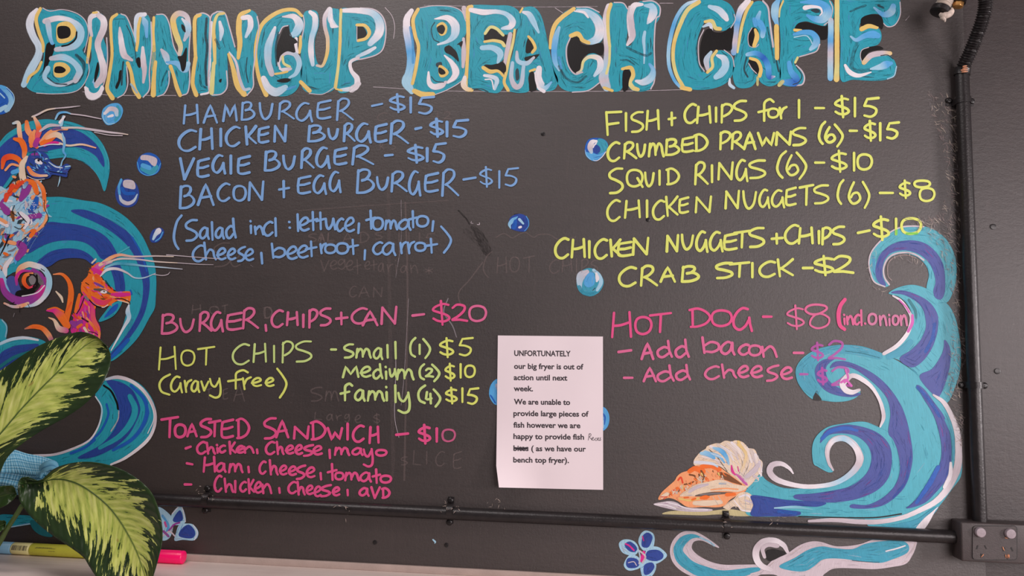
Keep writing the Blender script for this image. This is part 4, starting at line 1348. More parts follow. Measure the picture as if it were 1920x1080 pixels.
def shell_extra(P):
    P.o, P.k = (1200, 800), 6
    rim = [(625, 400), (670, 330), (735, 285), (800, 225), (880, 205), (960, 180), (1035, 185), (1110, 175), (1180, 220), (1250, 265), (1300, 320), (1345, 400), (1340, 480), (1290, 560)]
    for i, (x, y) in enumerate(rim):
        hx, hy = 1170, 640
        cols = ['WL', 'EP', 'LA', 'WE', 'eW', 'EP', 'WE', 'YE', 'EW', 'eP', 'WE', 'PW', 'EW', 'Pe']
        mx, my = (x + hx) / 2 + 60, (y + hy) / 2 - 70 + i * 5
        t = 0.62
        P.stroke([(x, y), ((x + mx) / 2 + 14, (y + my) / 2 - 10), (mx * t + x * (1 - t) + 40, my)], [44, 40, 22], cols[i], True, 0.85)
        P.stroke([(x + 26, y + 6), ((x + mx) / 2 + 44, (y + my) / 2), (mx + 30, my + 20), (hx, hy - 20)], [8, 6, 4], 'W', True, 0.8)


art('painted_seashell', 'painted fan shell with pale ribs and a magenta hinge', '''
@ 1200 800 6
f E : 640,440 605,390 650,320 690,280 740,250 760,220 850,190 900,190 960,160 1030,170 1080,155 1160,180 1210,240 1290,260 1330,350 1375,400 1370,470 1320,560 1230,670 1180,670 1000,520 860,430
s D 14 /.6 : 780,260 860,330 930,430 980,500
s D 14 /.5 : 900,200 980,320 1000,430
s D 12 /.5 : 1040,190 1130,320 1150,450 1110,540
s D 12 /.5 : 1210,250 1230,400 1160,560
''', seed=38, z=0.0007, extra=lambda P: (shell_extra(P), P.run('''
@ 1200 800 6
s LA 40,60,40 : 690,300 760,310 830,350
s LAL 30,60,50,20 : 830,240 910,270 970,340 1000,420
s YE 20,40,30 : 1100,200 1190,290 1180,400 1140,500
s P 50,80,50 /.8 : 1330,430 1280,500 1200,560
s M 20,40,20 /.7 : 1030,440 1040,500 1070,540
s M 16 /.6 : 1100,450 1110,500
s m 60,50 /.5 : 1130,570 1190,640
s m 30 /.6 : 1090,540 1150,600 1200,650''')))


def conch_daubs(P):
    P.o, P.k = (1200, 800), 6
    for _ in range(90):
        t = random.random()
        x = 250 + t * 750
        top = 760 - 330 * min(1, t * 1.35) + max(0, t - .75) * 400
        low = 800 - 200 * t if t < .55 else 640
        y = random.uniform(top + 20, max(top + 40, low - 30))
        a = random.uniform(0.6, 1.9)
        L = random.uniform(14, 40)
        P.stroke([(x, y), (x + L * math.cos(a) * .6, y + L * math.sin(a) * .6), (x + L * math.cos(a) + random.uniform(-12, 12), y + L * math.sin(a))],
                 [random.uniform(10, 26), random.uniform(6, 16)], random.choice(['O', 'O', 'o', 'R', 'B', 'E', 'E', 'Y', 'e', 'o']), True, random.uniform(.55, .9))


art('painted_seashell', 'painted orange conch lying on its side with a cream lip', '''
@ 1200 800 6
f o : 210,820 240,750 300,690 390,610 420,560 470,520 560,490 600,450 700,430 820,420 900,460 980,520 1060,570 1120,620 1180,660 1200,710 1150,740 1060,790 1000,830 940,890 850,905 720,900 560,905 480,870 400,820 320,800
s B 50,90,60,20 /.75 : 890,530 960,560 1060,610 1140,650
s O 60,80 /.8 : 560,500 620,470 700,500
s O 60,70,60 /.8 : 700,450 800,440 890,480
s R 24 /.8 : 430,600 460,570 480,630
s B 26 /.7 : 640,640 620,560 560,540
s B 30 /.7 : 700,620 720,560 690,500
s B 24 /.6 : 500,650 560,640 600,620
''', seed=39, z=0.0008, extra=lambda P: (conch_daubs(P), P.run('''
@ 1200 800 6
f E : 450,780 550,700 640,650 780,620 870,600 960,610 1060,650 1180,670 1190,700 1100,730 960,720 800,730 620,780
s P 40,50,30 /.8 : 560,730 640,680 760,650
s LP 30 /.6 : 900,640 960,640
s o 20 /.8 : 800,710 950,695 1100,705
f D : 620,780 750,745 900,738 1050,745 980,765 850,772
s g 16 /.8 : 680,765 800,755 900,750
f o : 420,800 520,785 700,790 860,770 1050,760 1000,830 940,890 850,905 720,900 560,905 480,870
s E 60,80,60 /.8 : 620,860 760,860 900,850
s Y 30 /.7 : 450,810 560,830 680,800
s O 40,60,30 /.9 : 690,800 740,795 770,790
s O 50,40 /.9 : 980,765 1060,760
s O 30 /.7 : 590,820 620,810
s O 24 /.6 : 500,800 540,795
s e 10 /.7 : 820,790 880,880
s e 10 /.7 : 880,780 930,860
s E 44,50 : 250,790 300,760
s R 20 /.6 : 240,790 300,790''')))
art('painted_seashell', 'painted small white whelk against the dark blue wave', '''
@ 1200 800 6
f E : 940,900 1000,850 1060,810 1120,750 1200,740 1280,790 1340,840 1420,870 1400,900 1320,950 1240,960 1140,945 1100,900 1040,900 1000,935 950,915
s W 20,30,20 /.8 : 1120,790 1200,770 1280,830
s e 14 : 1110,800 1130,870 1190,920 1270,930
s W 18 : 1150,940 1260,955 1340,930
s e 10 : 1040,850 1070,880 1080,910
s e 8 : 1000,870 1020,910
s W 12 : 1060,830 1100,880 1140,930
s P 30 /.7 : 1190,830 1300,870''', z=0.00095, seed=40)
art('painted_seashell', 'painted flat white shell fragments and yellow sand under the conch', '''
@ 1200 800 6
f S : 250,980 330,955 450,950 700,960 1000,930 1200,970 1245,1000 1100,1005 900,985 700,995 500,990 350,985
f P : 155,870 250,850 340,840 420,860 480,900 600,915 800,930 780,950 600,955 450,945 300,915 200,890
s W 16 : 170,875 280,880 400,920
s V 8 /.5 : 260,870 360,860 460,910
s W 14 : 300,850 420,880 560,925 760,935
s e 8 /.7 : 380,900 500,935''', z=0.0006, seed=41)

LW = '''
@ 0 150 4.8
f T : -40,600 0,560 60,490 150,430 250,380 400,355 520,365 640,380 770,430 860,500 930,590 975,700 985,800 970,900 940,1000 900,900 850,820 780,760 700,715 600,695 480,705 300,740 150,850 60,960 0,1010 -40,1020
f n : -40,680 0,610 100,520 250,450 400,450 560,430 700,460 800,520 880,600 930,700 935,780 900,740 860,680 760,620 650,600 500,620 400,640 250,640 180,750 100,850 0,990 -40,1000
s C 10 /.7 : 980,800 975,720 930,600
'''
art('painted_wave', 'painted crescent wave arching over the upper seahorse', LW, seed=51)
art('painted_wave', 'painted tall wave behind the lower seahorse with a white drip', '''
@ 0 350 4.8
f T : -20,95 410,95 560,95 750,125 900,150 1050,220 1170,310 1270,430 1340,570 1390,700 1405,850 1400,1000 1390,1094 1340,1184 1250,1344 1130,1474 1000,1569 960,1500 1050,1364 1110,1244 1150,1104 1175,1040 1100,960 990,900 900,780 830,690 740,640 640,640 540,655 440,700 330,760 150,760 0,760
f n : 640,215 760,210 900,260 1050,340 1180,440 1270,590 1330,750 1345,900 1320,1060 1280,1180 1180,1340 1050,1480 990,1560 1000,1500 1090,1400 1200,1240 1270,1080 1290,900 1260,750 1210,620 1130,510 1000,400 860,320 720,260
f n : 420,325 560,330 700,345 850,390 960,460 1030,560 1050,640 920,650 850,560 760,500 640,480 500,490 380,530 250,600 200,560 250,430
f n : 330,700 430,600 560,560 700,565 800,610 860,680 830,700 760,650 640,640 530,660 430,720
f n : 980,700 1070,700 1110,800 1120,940 1050,950 1030,850 1000,750
s U 20 /.7 : 1180,440 1270,600 1320,760
s c 14 /.8 : 900,250 1080,340 1200,450
s U 40,50,30 /.8 : 1150,1380 1060,1480 1000,1540
s c 30 /.6 : 1190,1200 1130,1330
f T : 890,1214 950,1124 1010,1054 1095,1034 1060,1114 1000,1174
f U : 940,1179 1000,1094 1060,1054 1040,1114
s WLWW 14,50,44,26,20,10 : 1160,1064 1150,1124 1160,1184 1110,1274 1060,1364 1000,1474
s C 20 /.3 : 1400,1000 1380,1130 1290,1300
s C 16 : 1060,600 1160,545
''', z=0.0006, seed=52)
art('painted_wave', 'painted wave foot with a foamy white rim behind the plant', '''
@ 0 600 4.8
s T 80,90 : -10,20 30,60 20,150
s L 16 /.6 : 20,0 60,60 50,150
f T : 0,210 80,170 200,150 330,165 420,220 300,320 0,480
f n : 0,310 120,240 250,220 350,225 250,330 100,420 0,450
s LW 30,36,20 : 0,215 100,175 220,160 340,180
s G 40 /.7 : 0,420 120,340 260,290
f T : 860,680 900,610 960,530 1100,510 1250,570 1350,680 1400,800 1405,900 1370,1020 1307,1109 1120,1246 996,1302 700,1340 300,1420 -50,1460 -50,1240 124,1190 311,1225 473,1218 622,1175 796,1097 859,1035 915,900 920,780
f n : 960,545 1080,560 1180,620 1230,700 1260,800 1230,900 1150,1040 1020,1150 850,1230 700,1240 900,1130 1020,1000 1060,900 1070,780 1030,650
s T 50,70,60,40 : 1170,690 1215,800 1180,920 1070,1050 900,1150
s U 30,44,40,30 : 1180,590 1290,700 1325,820 1280,960 1180,1080 1020,1170
s c 20 /.8 : 1340,760 1350,880 1280,1010
s U 24 /.8 : 960,760 975,850 930,960 870,1040 760,1110
s K 20 : 935,590 1000,640 1050,740 1062,800
s P 14 /.6 : 1070,820 1060,900 1000,1000
s LPWPPWWW 24,40,36,34,34,30,36,30,20 : 950,535 1060,515 1180,550 1290,635 1365,750 1398,870 1375,1000 1300,1110 1130,1240 1000,1300
s W 8 : 1250,590 1350,740 1385,880 1330,1020
s WLWPW 12,16,18,16,24,26,24 : 860,690 910,770 915,850 880,970 800,1085 640,1165 480,1212 300,1220
s U 30 /.7 : 640,1200 760,1150 850,1080
@ 0 800 3.857
f T : 0,640 110,640 230,650 240,700 100,715 0,700
s L 10 : 80,725 160,712 230,700
f G : 220,680 300,700 380,790 300,785 240,740
''', z=0.0007, seed=53)


def in_poly(x, y, poly):
    c = False
    for i in range(len(poly)):
        (x1, y1), (x2, y2) = poly[i - 1], poly[i]
        if (y1 > y) != (y2 > y) and x < (x2 - x1) * (y - y1) / (y2 - y1) + x1:
            c = not c
    return c


def daubs(P, poly, n, cols, w, L, ang, spread=0.5, cov=(.6, .95)):
    xs, ys = [p[0] for p in poly], [p[1] for p in poly]
    k = 0
    while k < n:
        x, y = random.uniform(min(xs), max(xs)), random.uniform(min(ys), max(ys))
        if not in_poly(x, y, poly):
            continue
        k += 1
        a = (ang(x, y) if callable(ang) else ang) + random.gauss(0, spread)
        l = random.uniform(*L) / 2
        b = random.uniform(-.3, .3) * l
        P.stroke([(x - l * math.cos(a), y - l * math.sin(a)), (x - b * math.sin(a), y + b * math.cos(a)), (x + l * math.cos(a), y + l * math.sin(a))],
                 [random.uniform(*w) * .5, random.uniform(*w), random.uniform(*w) * .3], random.choice(cols), True, random.uniform(*cov))


BODY = [(-20, 60), (60, 20), (150, -40), (250, -60), (330, -50), (385, 20), (410, 90), (420, 190), (432, 290), (390, 370), (330, 450), (280, 530), (240, 600), (150, 660), (60, 720), (20, 770), (-20, 780)]


def seahorse_up(P):
    P.o, P.k = (0, 350), 4.8
    P.fill(BODY, 'L')
    daubs(P, BODY, 150, ['L', 'P', 'W', 'A', 'N', 'V', 'o', 'O', 'g', 'e', 'W', 'k'], (16, 44), (30, 90), 2.2, .7)
    P.run('''
@ 0 350 4.8
s R 50,60 : 90,60 110,0
s R 40,56 : 50,120 60,80
s O 50,60 : 130,30 170,-30
s V 50,90,60 /.9 : 190,110 230,40 270,-40
s V 60,80 /.8 : 20,170 60,220
s oOo 30,44,40,30 : 330,-60 385,20 400,120 400,210
s o 26,36,20 : 420,260 400,330 330,400
s B 50,30 /.7 : 110,240 120,300
s U 50,70,40 /.9 : 330,110 310,170 270,220
s N 24 /.7 : 260,210 330,260 300,300
s V 50,60 /.8 : 270,270 350,260
s O 40,44 : 310,400 280,440
s V 80,90,60 /.9 : 180,520 210,560 160,640
s o 44,40 : 90,500 130,510
s O 30,36 /.8 : 40,600 60,610
s W 40,50,30 /.9 : 190,240 250,300 220,370
s W 30,40 /.8 : 0,320 60,350
s o 40 /.8 : 0,290 50,320
s K 10,16,8 /.9 : 0,620 50,520 90,430
s K 8 : 160,230 200,280 240,320
s K 7 : 130,360 180,380 220,350
s K 8 : 130,170 110,230 150,260
s K 7 : 250,440 180,500 170,530
s K 7 : 400,120 400,190 435,280 400,350
s K 6 : 20,430 80,430 60,470
s R 20 /.7 : 40,750 70,720
s W 40,50,60 /.9 : 100,650 50,720 40,790
''')
    for _ in range(60):
        x, y = random.gauss(300, 50), random.gauss(180, 90)
        P.stroke([(x, y), (x + 3, y + 3)], 6, 'W', False, .8)
    P.run('''
@ 0 350 4.8
s LA 50,70,60 /.9 : 10,780 60,900 100,980
s N 120,110 : 110,860 150,960
s K 90,60 : 180,970 290,950
s OoEWLLWLP 34,60,60,60,56,60,64,60,60,40 : 150,820 180,740 250,700 320,710 390,740 440,820 430,930 350,1030 260,1060 170,1060
s MVVVMV 40,66,80,90,80,60,40 : 15,840 40,940 120,1010 230,1030 320,990 380,920 400,830
s oPoE 20,30,40,30 : 40,1050 120,1080 200,1070 250,1050
s VMV 24,36,30,20 : 150,880 150,810 200,760 280,760
s V 40,50,30 /.8 : 300,750 370,800 400,880
s g 60 /.6 : 330,800 370,860
s oORM 24,40,44,30,20 : 290,780 230,800 215,860 260,910 310,890
s K 20 : 200,900 250,930 330,890 330,800
s K 16 : 270,790 310,800 330,850 300,900
f g : 260,830 290,800 320,830 310,870 280,880
s W 12 /.9 : 200,985 260,975 340,950 400,890
s K 8 : 90,1060 130,1040
s K 8 : 370,740 400,760
s K 6 : 180,1080 175,1130
s g 6 : 130,1140 120,1170
s K 6 : 250,1055 265,1085
@ 0 150 4.8
s LEoo 24,40,50,40,30 : 120,390 165,385 175,470 190,540 220,600
s OOOo 30,60,60,40 : 130,530 190,550 220,620 215,690
s OROO 30,60,60,50,30 : 20,790 40,710 110,690 180,730 190,800
s o 24 : 50,810 100,760 160,770
s E 40,60,70,60 : 240,700 200,760 200,850 220,930
s A 50 /.8 : 120,830 150,820
s o 26 : 120,870 135,875
s OoO 40,60,50,40 : 240,380 250,450 290,520 280,590
s EOM 30,50,60,40 : 310,340 340,400 350,460 320,560
s Oo 40,70,60,30 : 330,600 290,560 290,500 310,460
s VM 60,50,30 : 320,580 340,540 380,560
s o 40,50,40,30 : 370,560 430,490 520,440 600,440
s P 20,36,20 : 360,460 440,410 540,410
s O 50,60,40 /.9 : 380,570 440,540 500,500
s oEE 40,60,50,30 : 420,520 500,490 560,520 580,560
s M 24 : 400,590 480,560 540,570
s N 40 /.6 : 480,440 560,430
s LW 12 : 350,600 450,580 540,580
s EPEP 16,20,18,14 : 290,330 340,310 420,270 500,255
s P 12,14,6 /.8 : 500,255 620,245 720,233
s LAL 18,24,20,14 : 500,350 530,300 590,290 640,305
s P 14,12,10 /.8 : 640,305 760,320 860,340 910,350
s L 26,40 /.8 : 570,330 550,400
s W 30,20 : 540,380 580,330
s EPPE 22,22,26,22,16,10 /.85 : 560,430 700,430 850,450 980,470 1080,480 1150,490
s P 10 /.7 : 850,470 980,495 1100,500
s EEo 22,20,20,14 : 540,570 620,590 740,580 860,610
s LAL 16,30,26,20,14,20 /.8 : 560,480 580,560 570,640 590,680 560,730 545,790
s L 6,14,4 /.9 : 540,870 535,910 520,960
f n : 240,740 270,670 350,640 420,670 460,740 540,780 600,755 635,785 605,820 600,870 540,860 470,850 440,880 340,890 260,850 235,790
s V 24,30 /.8 : 290,670 350,665
''')
    HEAD = [(250, 740), (290, 660), (380, 645), (440, 700), (500, 770), (600, 770), (600, 840), (470, 840), (380, 850), (280, 800)]
    daubs(P, HEAD, 60, ['n', 'U', 'A', 'L', 'n', 'k', 'N'], (8, 20), (18, 50), .5, .5)
    P.run('''
@ 0 150 4.8
s OoE 34,44,30,24 : 255,790 290,840 350,860 420,860
s K 8 : 240,850 300,885 370,888 440,870
s W 6 : 245,865 320,895 400,890
f W : 318,718 345,715 380,745 370,758 330,750
f K : 338,718 350,716 356,728 344,732
s K 8 : 310,715 345,705 385,735
s LW 10,14,10 : 440,740 500,780 560,790
s K 8 : 440,820 520,835 590,845
s L 14 : 590,780 630,775
s N 20 /.8 : 260,640 330,630 420,640
s K 7 : 135,910 150,960
s K 7 : 190,890 220,940
s K 7 : 300,900 330,960
s R 40 /.9 : 150,960 200,920
s R 34 /.9 : 80,1000 120,960
s O 50,60,50 : 240,910 300,930 330,1010
s LN 40,40 /.8 : 220,960 240,930
''')


random.seed(61)
P = Paint(0.0009, 0.000003)
seahorse_up(P)
P.build('painted_seahorse', board, [PAINT], 'painted upper seahorse, blue head, orange crest and spiral tail')


def seahorse_low(P):
    B2 = [(640, 680), (650, 600), (690, 480), (740, 360), (800, 380), (850, 450), (860, 560), (900, 650), (890, 760), (800, 740), (690, 720)]
    H2 = [(730, 290), (745, 230), (790, 180), (810, 120), (880, 60), (940, 80), (930, 130), (905, 190), (960, 260), (1030, 320), (1160, 320), (1175, 350), (1160, 415), (1060, 400), (980, 445), (900, 460), (840, 430), (800, 390), (745, 340)]
    P.run('''
@ 0 480 4.8
s oOOOO 10,30,44,60,60,60,40 : 480,165 560,165 620,230 640,330 625,450 600,560 590,660
s E 14,30,14 : 505,320 550,370 565,415
s MMOO 20,60,90,80 : 425,490 490,490 550,540 600,620
s O 14,20 : 430,480 500,465 570,500
s oEM 12,30,60,60 : 440,555 490,580 530,650 590,670
s gOOoV 14,44,50,56,50 : 225,655 300,635 380,650 430,700 460,750
s RO 10 : 290,640 360,640
s OR 20 : 600,500 640,420
''')
    P.o, P.k = (0, 480), 4.8
    P.fill(B2, 'M')
    daubs(P, B2, 50, ['M', 'M', 'M', 'O', 'V', 'o', 'R', 'm'], (14, 36), (30, 80), 1.4, .4)
    P.run('''
@ 0 480 4.8
s O 30,40,30 : 680,500 700,420 715,350
s V 50,80,60 /.9 : 650,600 690,620 720,600
s O 30,30 : 700,640 730,620
s oOo 20,34,30,20 : 780,560 830,620 890,680 890,750
s MO 30,50,40 : 830,440 840,560 880,650
s E 30,20 : 760,650 790,700
s K 10 : 690,520 720,470 760,370
s K 8 : 800,680 850,690 880,710
s K 20 /.6 : 740,560 790,590
''')
    P.fill(H2, 'O')
    daubs(P, H2, 70, ['O', 'M', 'O', 'R', 'o', 'm', 'B', 'O'], (10, 26), (24, 60), .5, .4)
    P.run('''
@ 0 480 4.8
s MmP 30,60,50,30 : 850,150 870,110 930,70 1000,50
s M 40,50 : 840,120 900,150
s RO 40,50 : 870,180 900,210
s VN 16,26,16 : 850,240 890,260 930,280
s D 20,34,20 /.9 : 850,300 920,310 990,340
f W : 905,322 930,310 962,322 945,335 915,332
f D : 928,316 942,316 940,324
s MR 20,50,50,20 : 830,370 880,410 940,420 1000,390
s MMM 30,44,36 /.9 : 1010,345 1080,350 1160,345
s K 10 : 1040,385 1100,385 1160,410
s E 10 : 1060,398 1110,410 1160,425
s W 8 : 870,445 930,462 970,440
s K 8 : 770,240 800,260
s K 8 : 950,220 1000,290
s U 16 : 1175,310 1185,340
s K 12 : 800,390 850,440 910,462
s g 30 /.7 : 770,370 790,390
s EoPE 30,40,30,20,14,10 /.9 : 900,80 990,20 1080,-10 1200,5 1400,0 1560,5
s EPE 16,20,18,14,8 : 960,60 1080,25 1240,30 1400,50 1600,62
s P 8,6,4 : 1600,62 1800,75 1920,78
s P 10,8,6 /.8 : 1500,-10 1640,0 1760,10 1980,26
s LcLP 18,30,26,18,14,8 /.85 : 940,110 1040,70 1180,75 1300,90 1440,100 1640,118
s PWPLP 14,30,28,20,14,14,6 : 905,180 960,125 1050,115 1140,150 1210,195 1300,195 1400,155
s P 8,8,5 : 1380,165 1460,175 1510,165 1528,145
s E 20 /.8 : 830,60 860,30
s MP 20,14 /.8 : 930,60 970,50
''')


random.seed(62)
P = Paint(0.001, 0.000003)
seahorse_low(P)
P.build('painted_seahorse', board, [PAINT], 'painted lower seahorse in pink and orange with streaming pale mane')


# pale dry-brushed ground left around the right-hand waves
random.seed(71)
P = Paint(0.00028, 0.000002)
for poly, n in (([(1738, 175), (1792, 180), (1800, 420), (1745, 425), (1735, 410), (1770, 400), (1775, 300)], 520),
                ([(1690, 410), (1740, 405), (1800, 410), (1800, 560), (1810, 660), (1800, 760), (1775, 740), (1790, 560), (1760, 460)], 620),
                ([(1632, 470), (1645, 465), (1632, 520), (1660, 545), (1655, 552), (1625, 530)], 30),
                ([(1665, 480), (1700, 470), (1740, 490), (1735, 500), (1690, 485), (1668, 500)], 40),
                ([(1785, 760), (1805, 760), (1806, 840), (1798, 830)], 90)):
    daubs(P, poly, n, ['q', 'q', 'e', 'g'], (1.2, 3), (5, 14), .9, .6, (.3, .55))
P.build('dry_brushing', board, [PAINT], 'pale dry brushed undercoat showing round the right hand waves')['kind'] = 'stuff'


# ------------------------------------------------------------------ printed notice taped over the board
PAPER_M = plain('white_copy_paper', (236, 222, 227), 0.55, var=0.015, scale=8)
INK_M = plain('printed_ink', (56, 48, 54), 0.6, var=0.1)
notice = empty('paper_notice', on(1031, 918, 0.002))
tag(notice, 'white printed notice sheet about the broken fryer taped over the board', 'notice')
cor = {'tl': (933.5, 629), 'tr': (1130.5, 631), 'bl': (935.5, 914), 'br': (1131, 918.5), 'kink': (930.5, 874)}
nr, nc = 28, 20
rows = []
for side in (0, 1):
    rr = []
    for i in range(nr + 1):
        t = i / nr
        row = []
        for j in range(nc + 1):
            s = j / nc
            yl = 629 + (914 - 629) * t
            xl = 933.5 + (930.5 - 933.5) * min(1, t / 0.86) + (5 * max(0, (t - 0.86) / 0.14))
            yr = 631 + (918.5 - 631) * t
            xr = 1130.5 + 0.5 * t
            px, py = xl + (xr - xl) * s, yl + (yr - yl) * s
            d = 0.0022 + 0.0012 * math.sin(s * 5 + t * 2) ** 2
            lift = max(0, 1 - (s / 0.42)) * max(0, (t - 0.55) / 0.45)
            d += 0.02 * lift ** 1.5
            row.append(on(px, py, d + (0.00025 if side else 0)))
        rr.append(row)
    rows.append(rr)
mb = MB()
F_ = rows[1]
B_ = rows[0]
mb.grid(F_).grid([r[::-1] for r in B_])
mb.grid([F_[0], B_[0]]).grid([F_[-1], B_[-1]])
mb.grid([[r[0] for r in F_], [r[0] for r in B_]]).grid([[r[-1] for r in F_], [r[-1] for r in B_]])
bmesh.ops.remove_doubles(mb.bm, verts=mb.bm.verts, dist=1e-6)
rel(mb.build('sheet', PAPER_M), notice)

TXT = [('UNFORTUNATELY', 204, 540, 213), ('our big fryer is out of', 203, 616, 290), ('action until next', 201, 520, 357), ('week.', 201, 316, 423),
       ('We are unable to', 202, 537, 502), ('provide large pieces of', 199, 647, 571), ('fish however we are', 199, 598, 640),
       ('happy to provide fish', 199, 620, 708), ('bites ( as we have our', 199, 631, 779), ('bench top fryer).', 198, 530, 848)]


def text_mesh(body, x0, x1, yb, d, cap_px, mat, name, parent, off=0.026, z_tilt=0.0, conv=lambda x, y: (x, y)):
    cu = bpy.data.curves.new('t', 'FONT')
    cu.body = body
    cu.size = 1.0
    cu.offset = off
    cu.resolution_u = 3
    to = bpy.data.objects.new('t', cu)
    scene.collection.objects.link(to)
    dg = bpy.context.evaluated_depsgraph_get()
    me = bpy.data.meshes.new_from_object(to.evaluated_get(dg))
    bpy.data.objects.remove(to)
    xs = [v.co.x for v in me.vertices]
    a, b_ = min(xs), max(xs)
    for v in me.vertices:
        px = x0 + (v.co.x - a) / (b_ - a) * (x1 - x0)
        py = yb - v.co.y / 0.70 * cap_px
        q = conv(px, py)
        s, t = (q[0] - 932) / 198, (q[1] - 630) / 286
        dd = d(s, t) if callable(d) else d
        v.co = on(q[0], q[1], dd)
    me.materials.clear()
    me.materials.append(mat)
    for p in me.polygons:
        p.material_index = 0
    o = bpy.data.objects.new(name, me)
    link(o)
    rel(o, parent)
    return o


def sheet_d(s, t):
    return 0.0022 + 0.0012 * math.sin(s * 5 + t * 2) ** 2 + 0.02 * (max(0, 1 - (s / 0.42)) * max(0, (t - 0.55) / 0.45)) ** 1.5 + 0.0005


pc = lambda x, y: (900 + x / 3.177, 600 + y / 3.177 + (x - 200) / 3.177 * 0.010)
for body, x0, x1, yb in TXT:
    text_mesh(body, x0, x1, yb, sheet_d, 32, INK_M, 'printed_line', notice, conv=pc)


def wall_pen(P, name, parent, mat, label=None):
    o = P.build(name, None, [mat], label)
    rel(o, parent)
    return o


class SheetPaint(Paint):
    def add(self, px, col, cov, uv):
        s, t = (px[0] - 932) / 198, (px[1] - 630) / 286
        self.v.append(on(px[0], px[1], sheet_d(s, t) + self.z))
        self.c.append((*col, cov))
        self.u.append((uv[0], uv[1], 0))
        return len(self.v) - 1


PAL2 = PLIN
PLIN['x'] = lin((52, 44, 50))
P = SheetPaint(0.0001, 0.00001).run('''
@ 900 600 3.177
s x 3 : 645,716 648,700 650,682 650,678
s x 3 : 650,684 655,676 661,680 660,690 652,696 660,706 668,716
s x 3 : 664,708 674,706 676,699 669,701 667,712 676,716 682,712
s x 3 : 695,704 688,705 685,712 690,718 697,716
s x 3 : 698,711 706,708 707,702 700,704 699,713 707,717 712,713
s x 3 : 720,701 714,704 719,710 718,717 711,717
s x 5 : 202,762 240,764 285,758
s x 5 : 205,768 250,762 287,765
s x 6 : 215,770 240,768 276,766
s x 5 : 232,772 270,770 280,760
s x 3 : 204,758 230,760 262,756
''')
wall_pen(P, 'handwritten_correction', notice, MARKER, 'biro word and scribbled strike-out')

# ------------------------------------------------------------------ conduits, saddles, power point
def conduit(name, label, a, b_, r, d, clamps, horizontal):
    A, B = on(*a, d), on(*b_, d)
    root = empty(name, B.copy())
    tag(root, label, 'pipe', 'black conduits fixed over the board')
    mid = [A.lerp(B, i / 12) for i in range(13)]
    tube = MB().tube(mid, r, 28).build('tube', BLACK)
    rel(tube, root)
    for (x, y), (s1, s2) in clamps:
        p = on(x, y, d)
        ax = (B - A).normalized()
        side = ax.cross(Vector((0, 1, 0))).normalized()
        # saddle strap bent over the pipe with two ears on the wall
        prof = []
        R_ = r + 0.0012
        e = r * 1.05
        prof.append((-e - 0.013, 0.0))
        prof.append((-e - 0.003, 0.0))
        for k in range(13):
            th = math.pi * (1 - k / 12)
            prof.append((R_ * math.cos(th), d + 0.0005 + R_ * math.sin(th) if math.sin(th) > 0.05 else d * 0.5))
        prof.append((e + 0.003, 0.0))
        prof.append((e + 0.013, 0.0))
        mb = MB()
        wd = 0.006
        top, bot = [], []
        for (u, h) in prof:
            c0 = Vector((p.x, -max(h, 0.0012), p.z)) + side * u
            top.append(c0 + ax * wd)
            bot.append(c0 - ax * wd)
        lowt = [q + Vector((0, 0.001, 0)) for q in top]
        lowb = [q + Vector((0, 0.001, 0)) for q in bot]
        mb.grid([top, bot]).grid([lowb, lowt]).grid([bot, lowb]).grid([lowt, top])
        cl = mb.build('pipe_clamp', BLACK)
        rel(cl, root)
        for (sx, sy) in (s1, s2):
            sp = on(sx, sy, 0.001)
            m_ = MB().tube([sp + Vector((0, yv, 0)) for yv in (0.001, -0.0015, -0.0035, -0.0038)], [0.0062, 0.0062, 0.0045, 0.0028], 16)
            m_.tube([sp + Vector((0, yv, 0)) for yv in (-0.003, -0.0048)], [0.0022, 0.0018], 6)
            so = m_.build('screw', SCREW_M)
            so.parent = cl
            so.matrix_parent_inverse = Matrix.Translation(-root.location)
            cl.matrix_parent_inverse = Matrix.Translation(-root.location)
            so.matrix_parent_inverse = Matrix.Identity(4)
    return root


RP = 0.0122
conduit('wall_conduit', 'upright black rigid conduit beside the right edge of the board', (1803.5, 130), (1837.5, 985), RP, RP + 0.002,
        [((1806, 189), ((1779, 189), (1821, 190))), ((1828, 722), ((1803, 722), (1845, 723)))], False)
level_pipe = conduit('wall_conduit', 'long level black conduit crossing the foot of the board', (-260, 911), (1830, 1008.5), RP * 0.98, RP * 0.7,
        [((388, 937), ((389, 916), (385, 957))), ((844, 958), ((845, 938), (843, 979))), ((1362, 985), ((1361, 964), (1363, 1005)))], True)

# corrugated flexible hose rising from the upright conduit, standing off the wall
hose = empty('flexible_hose', on(1803, 132, 0.014))
tag(hose, 'ribbed black flexible hose curving up from the upright conduit', 'hose')
kp = [(1804, 138, .014), (1808, 122, .02), (1819, 98, .032), (1831, 68, .046), (1842, 38, .06), (1848, 8, .07), (1846, -24, .076), (1838, -60, .08)]
pts = catmull([tuple(on(x, y, d)) for x, y, d in kp], False, 40)
pts = [Vector(p) for p in pts]
ln = 0
rad = []
for i, p in enumerate(pts):
    if i:
        ln += (p - pts[i - 1]).length
    rad.append(0.0118 + 0.0013 * math.sin(ln / 0.0047 * 2 * math.pi))
hb = MB().tube(pts, rad, 24).build('corrugated_sleeve', BLACK)
rel(hb, hose)
cpts = [Vector(tuple(p)) for p in (on(1803.5, 141, .014), on(1804.5, 134, .0145), on(1806.5, 126, .018))]
cc = MB().tube([cpts[0], cpts[1], cpts[2]], [0.0142, 0.0142, 0.0136], 24).build('coupling_collar', BLACK)
rel(cc, hose)
COPPER = plain('bare_orange_tape', (206, 140, 104), 0.5, var=0.25, scale=200)
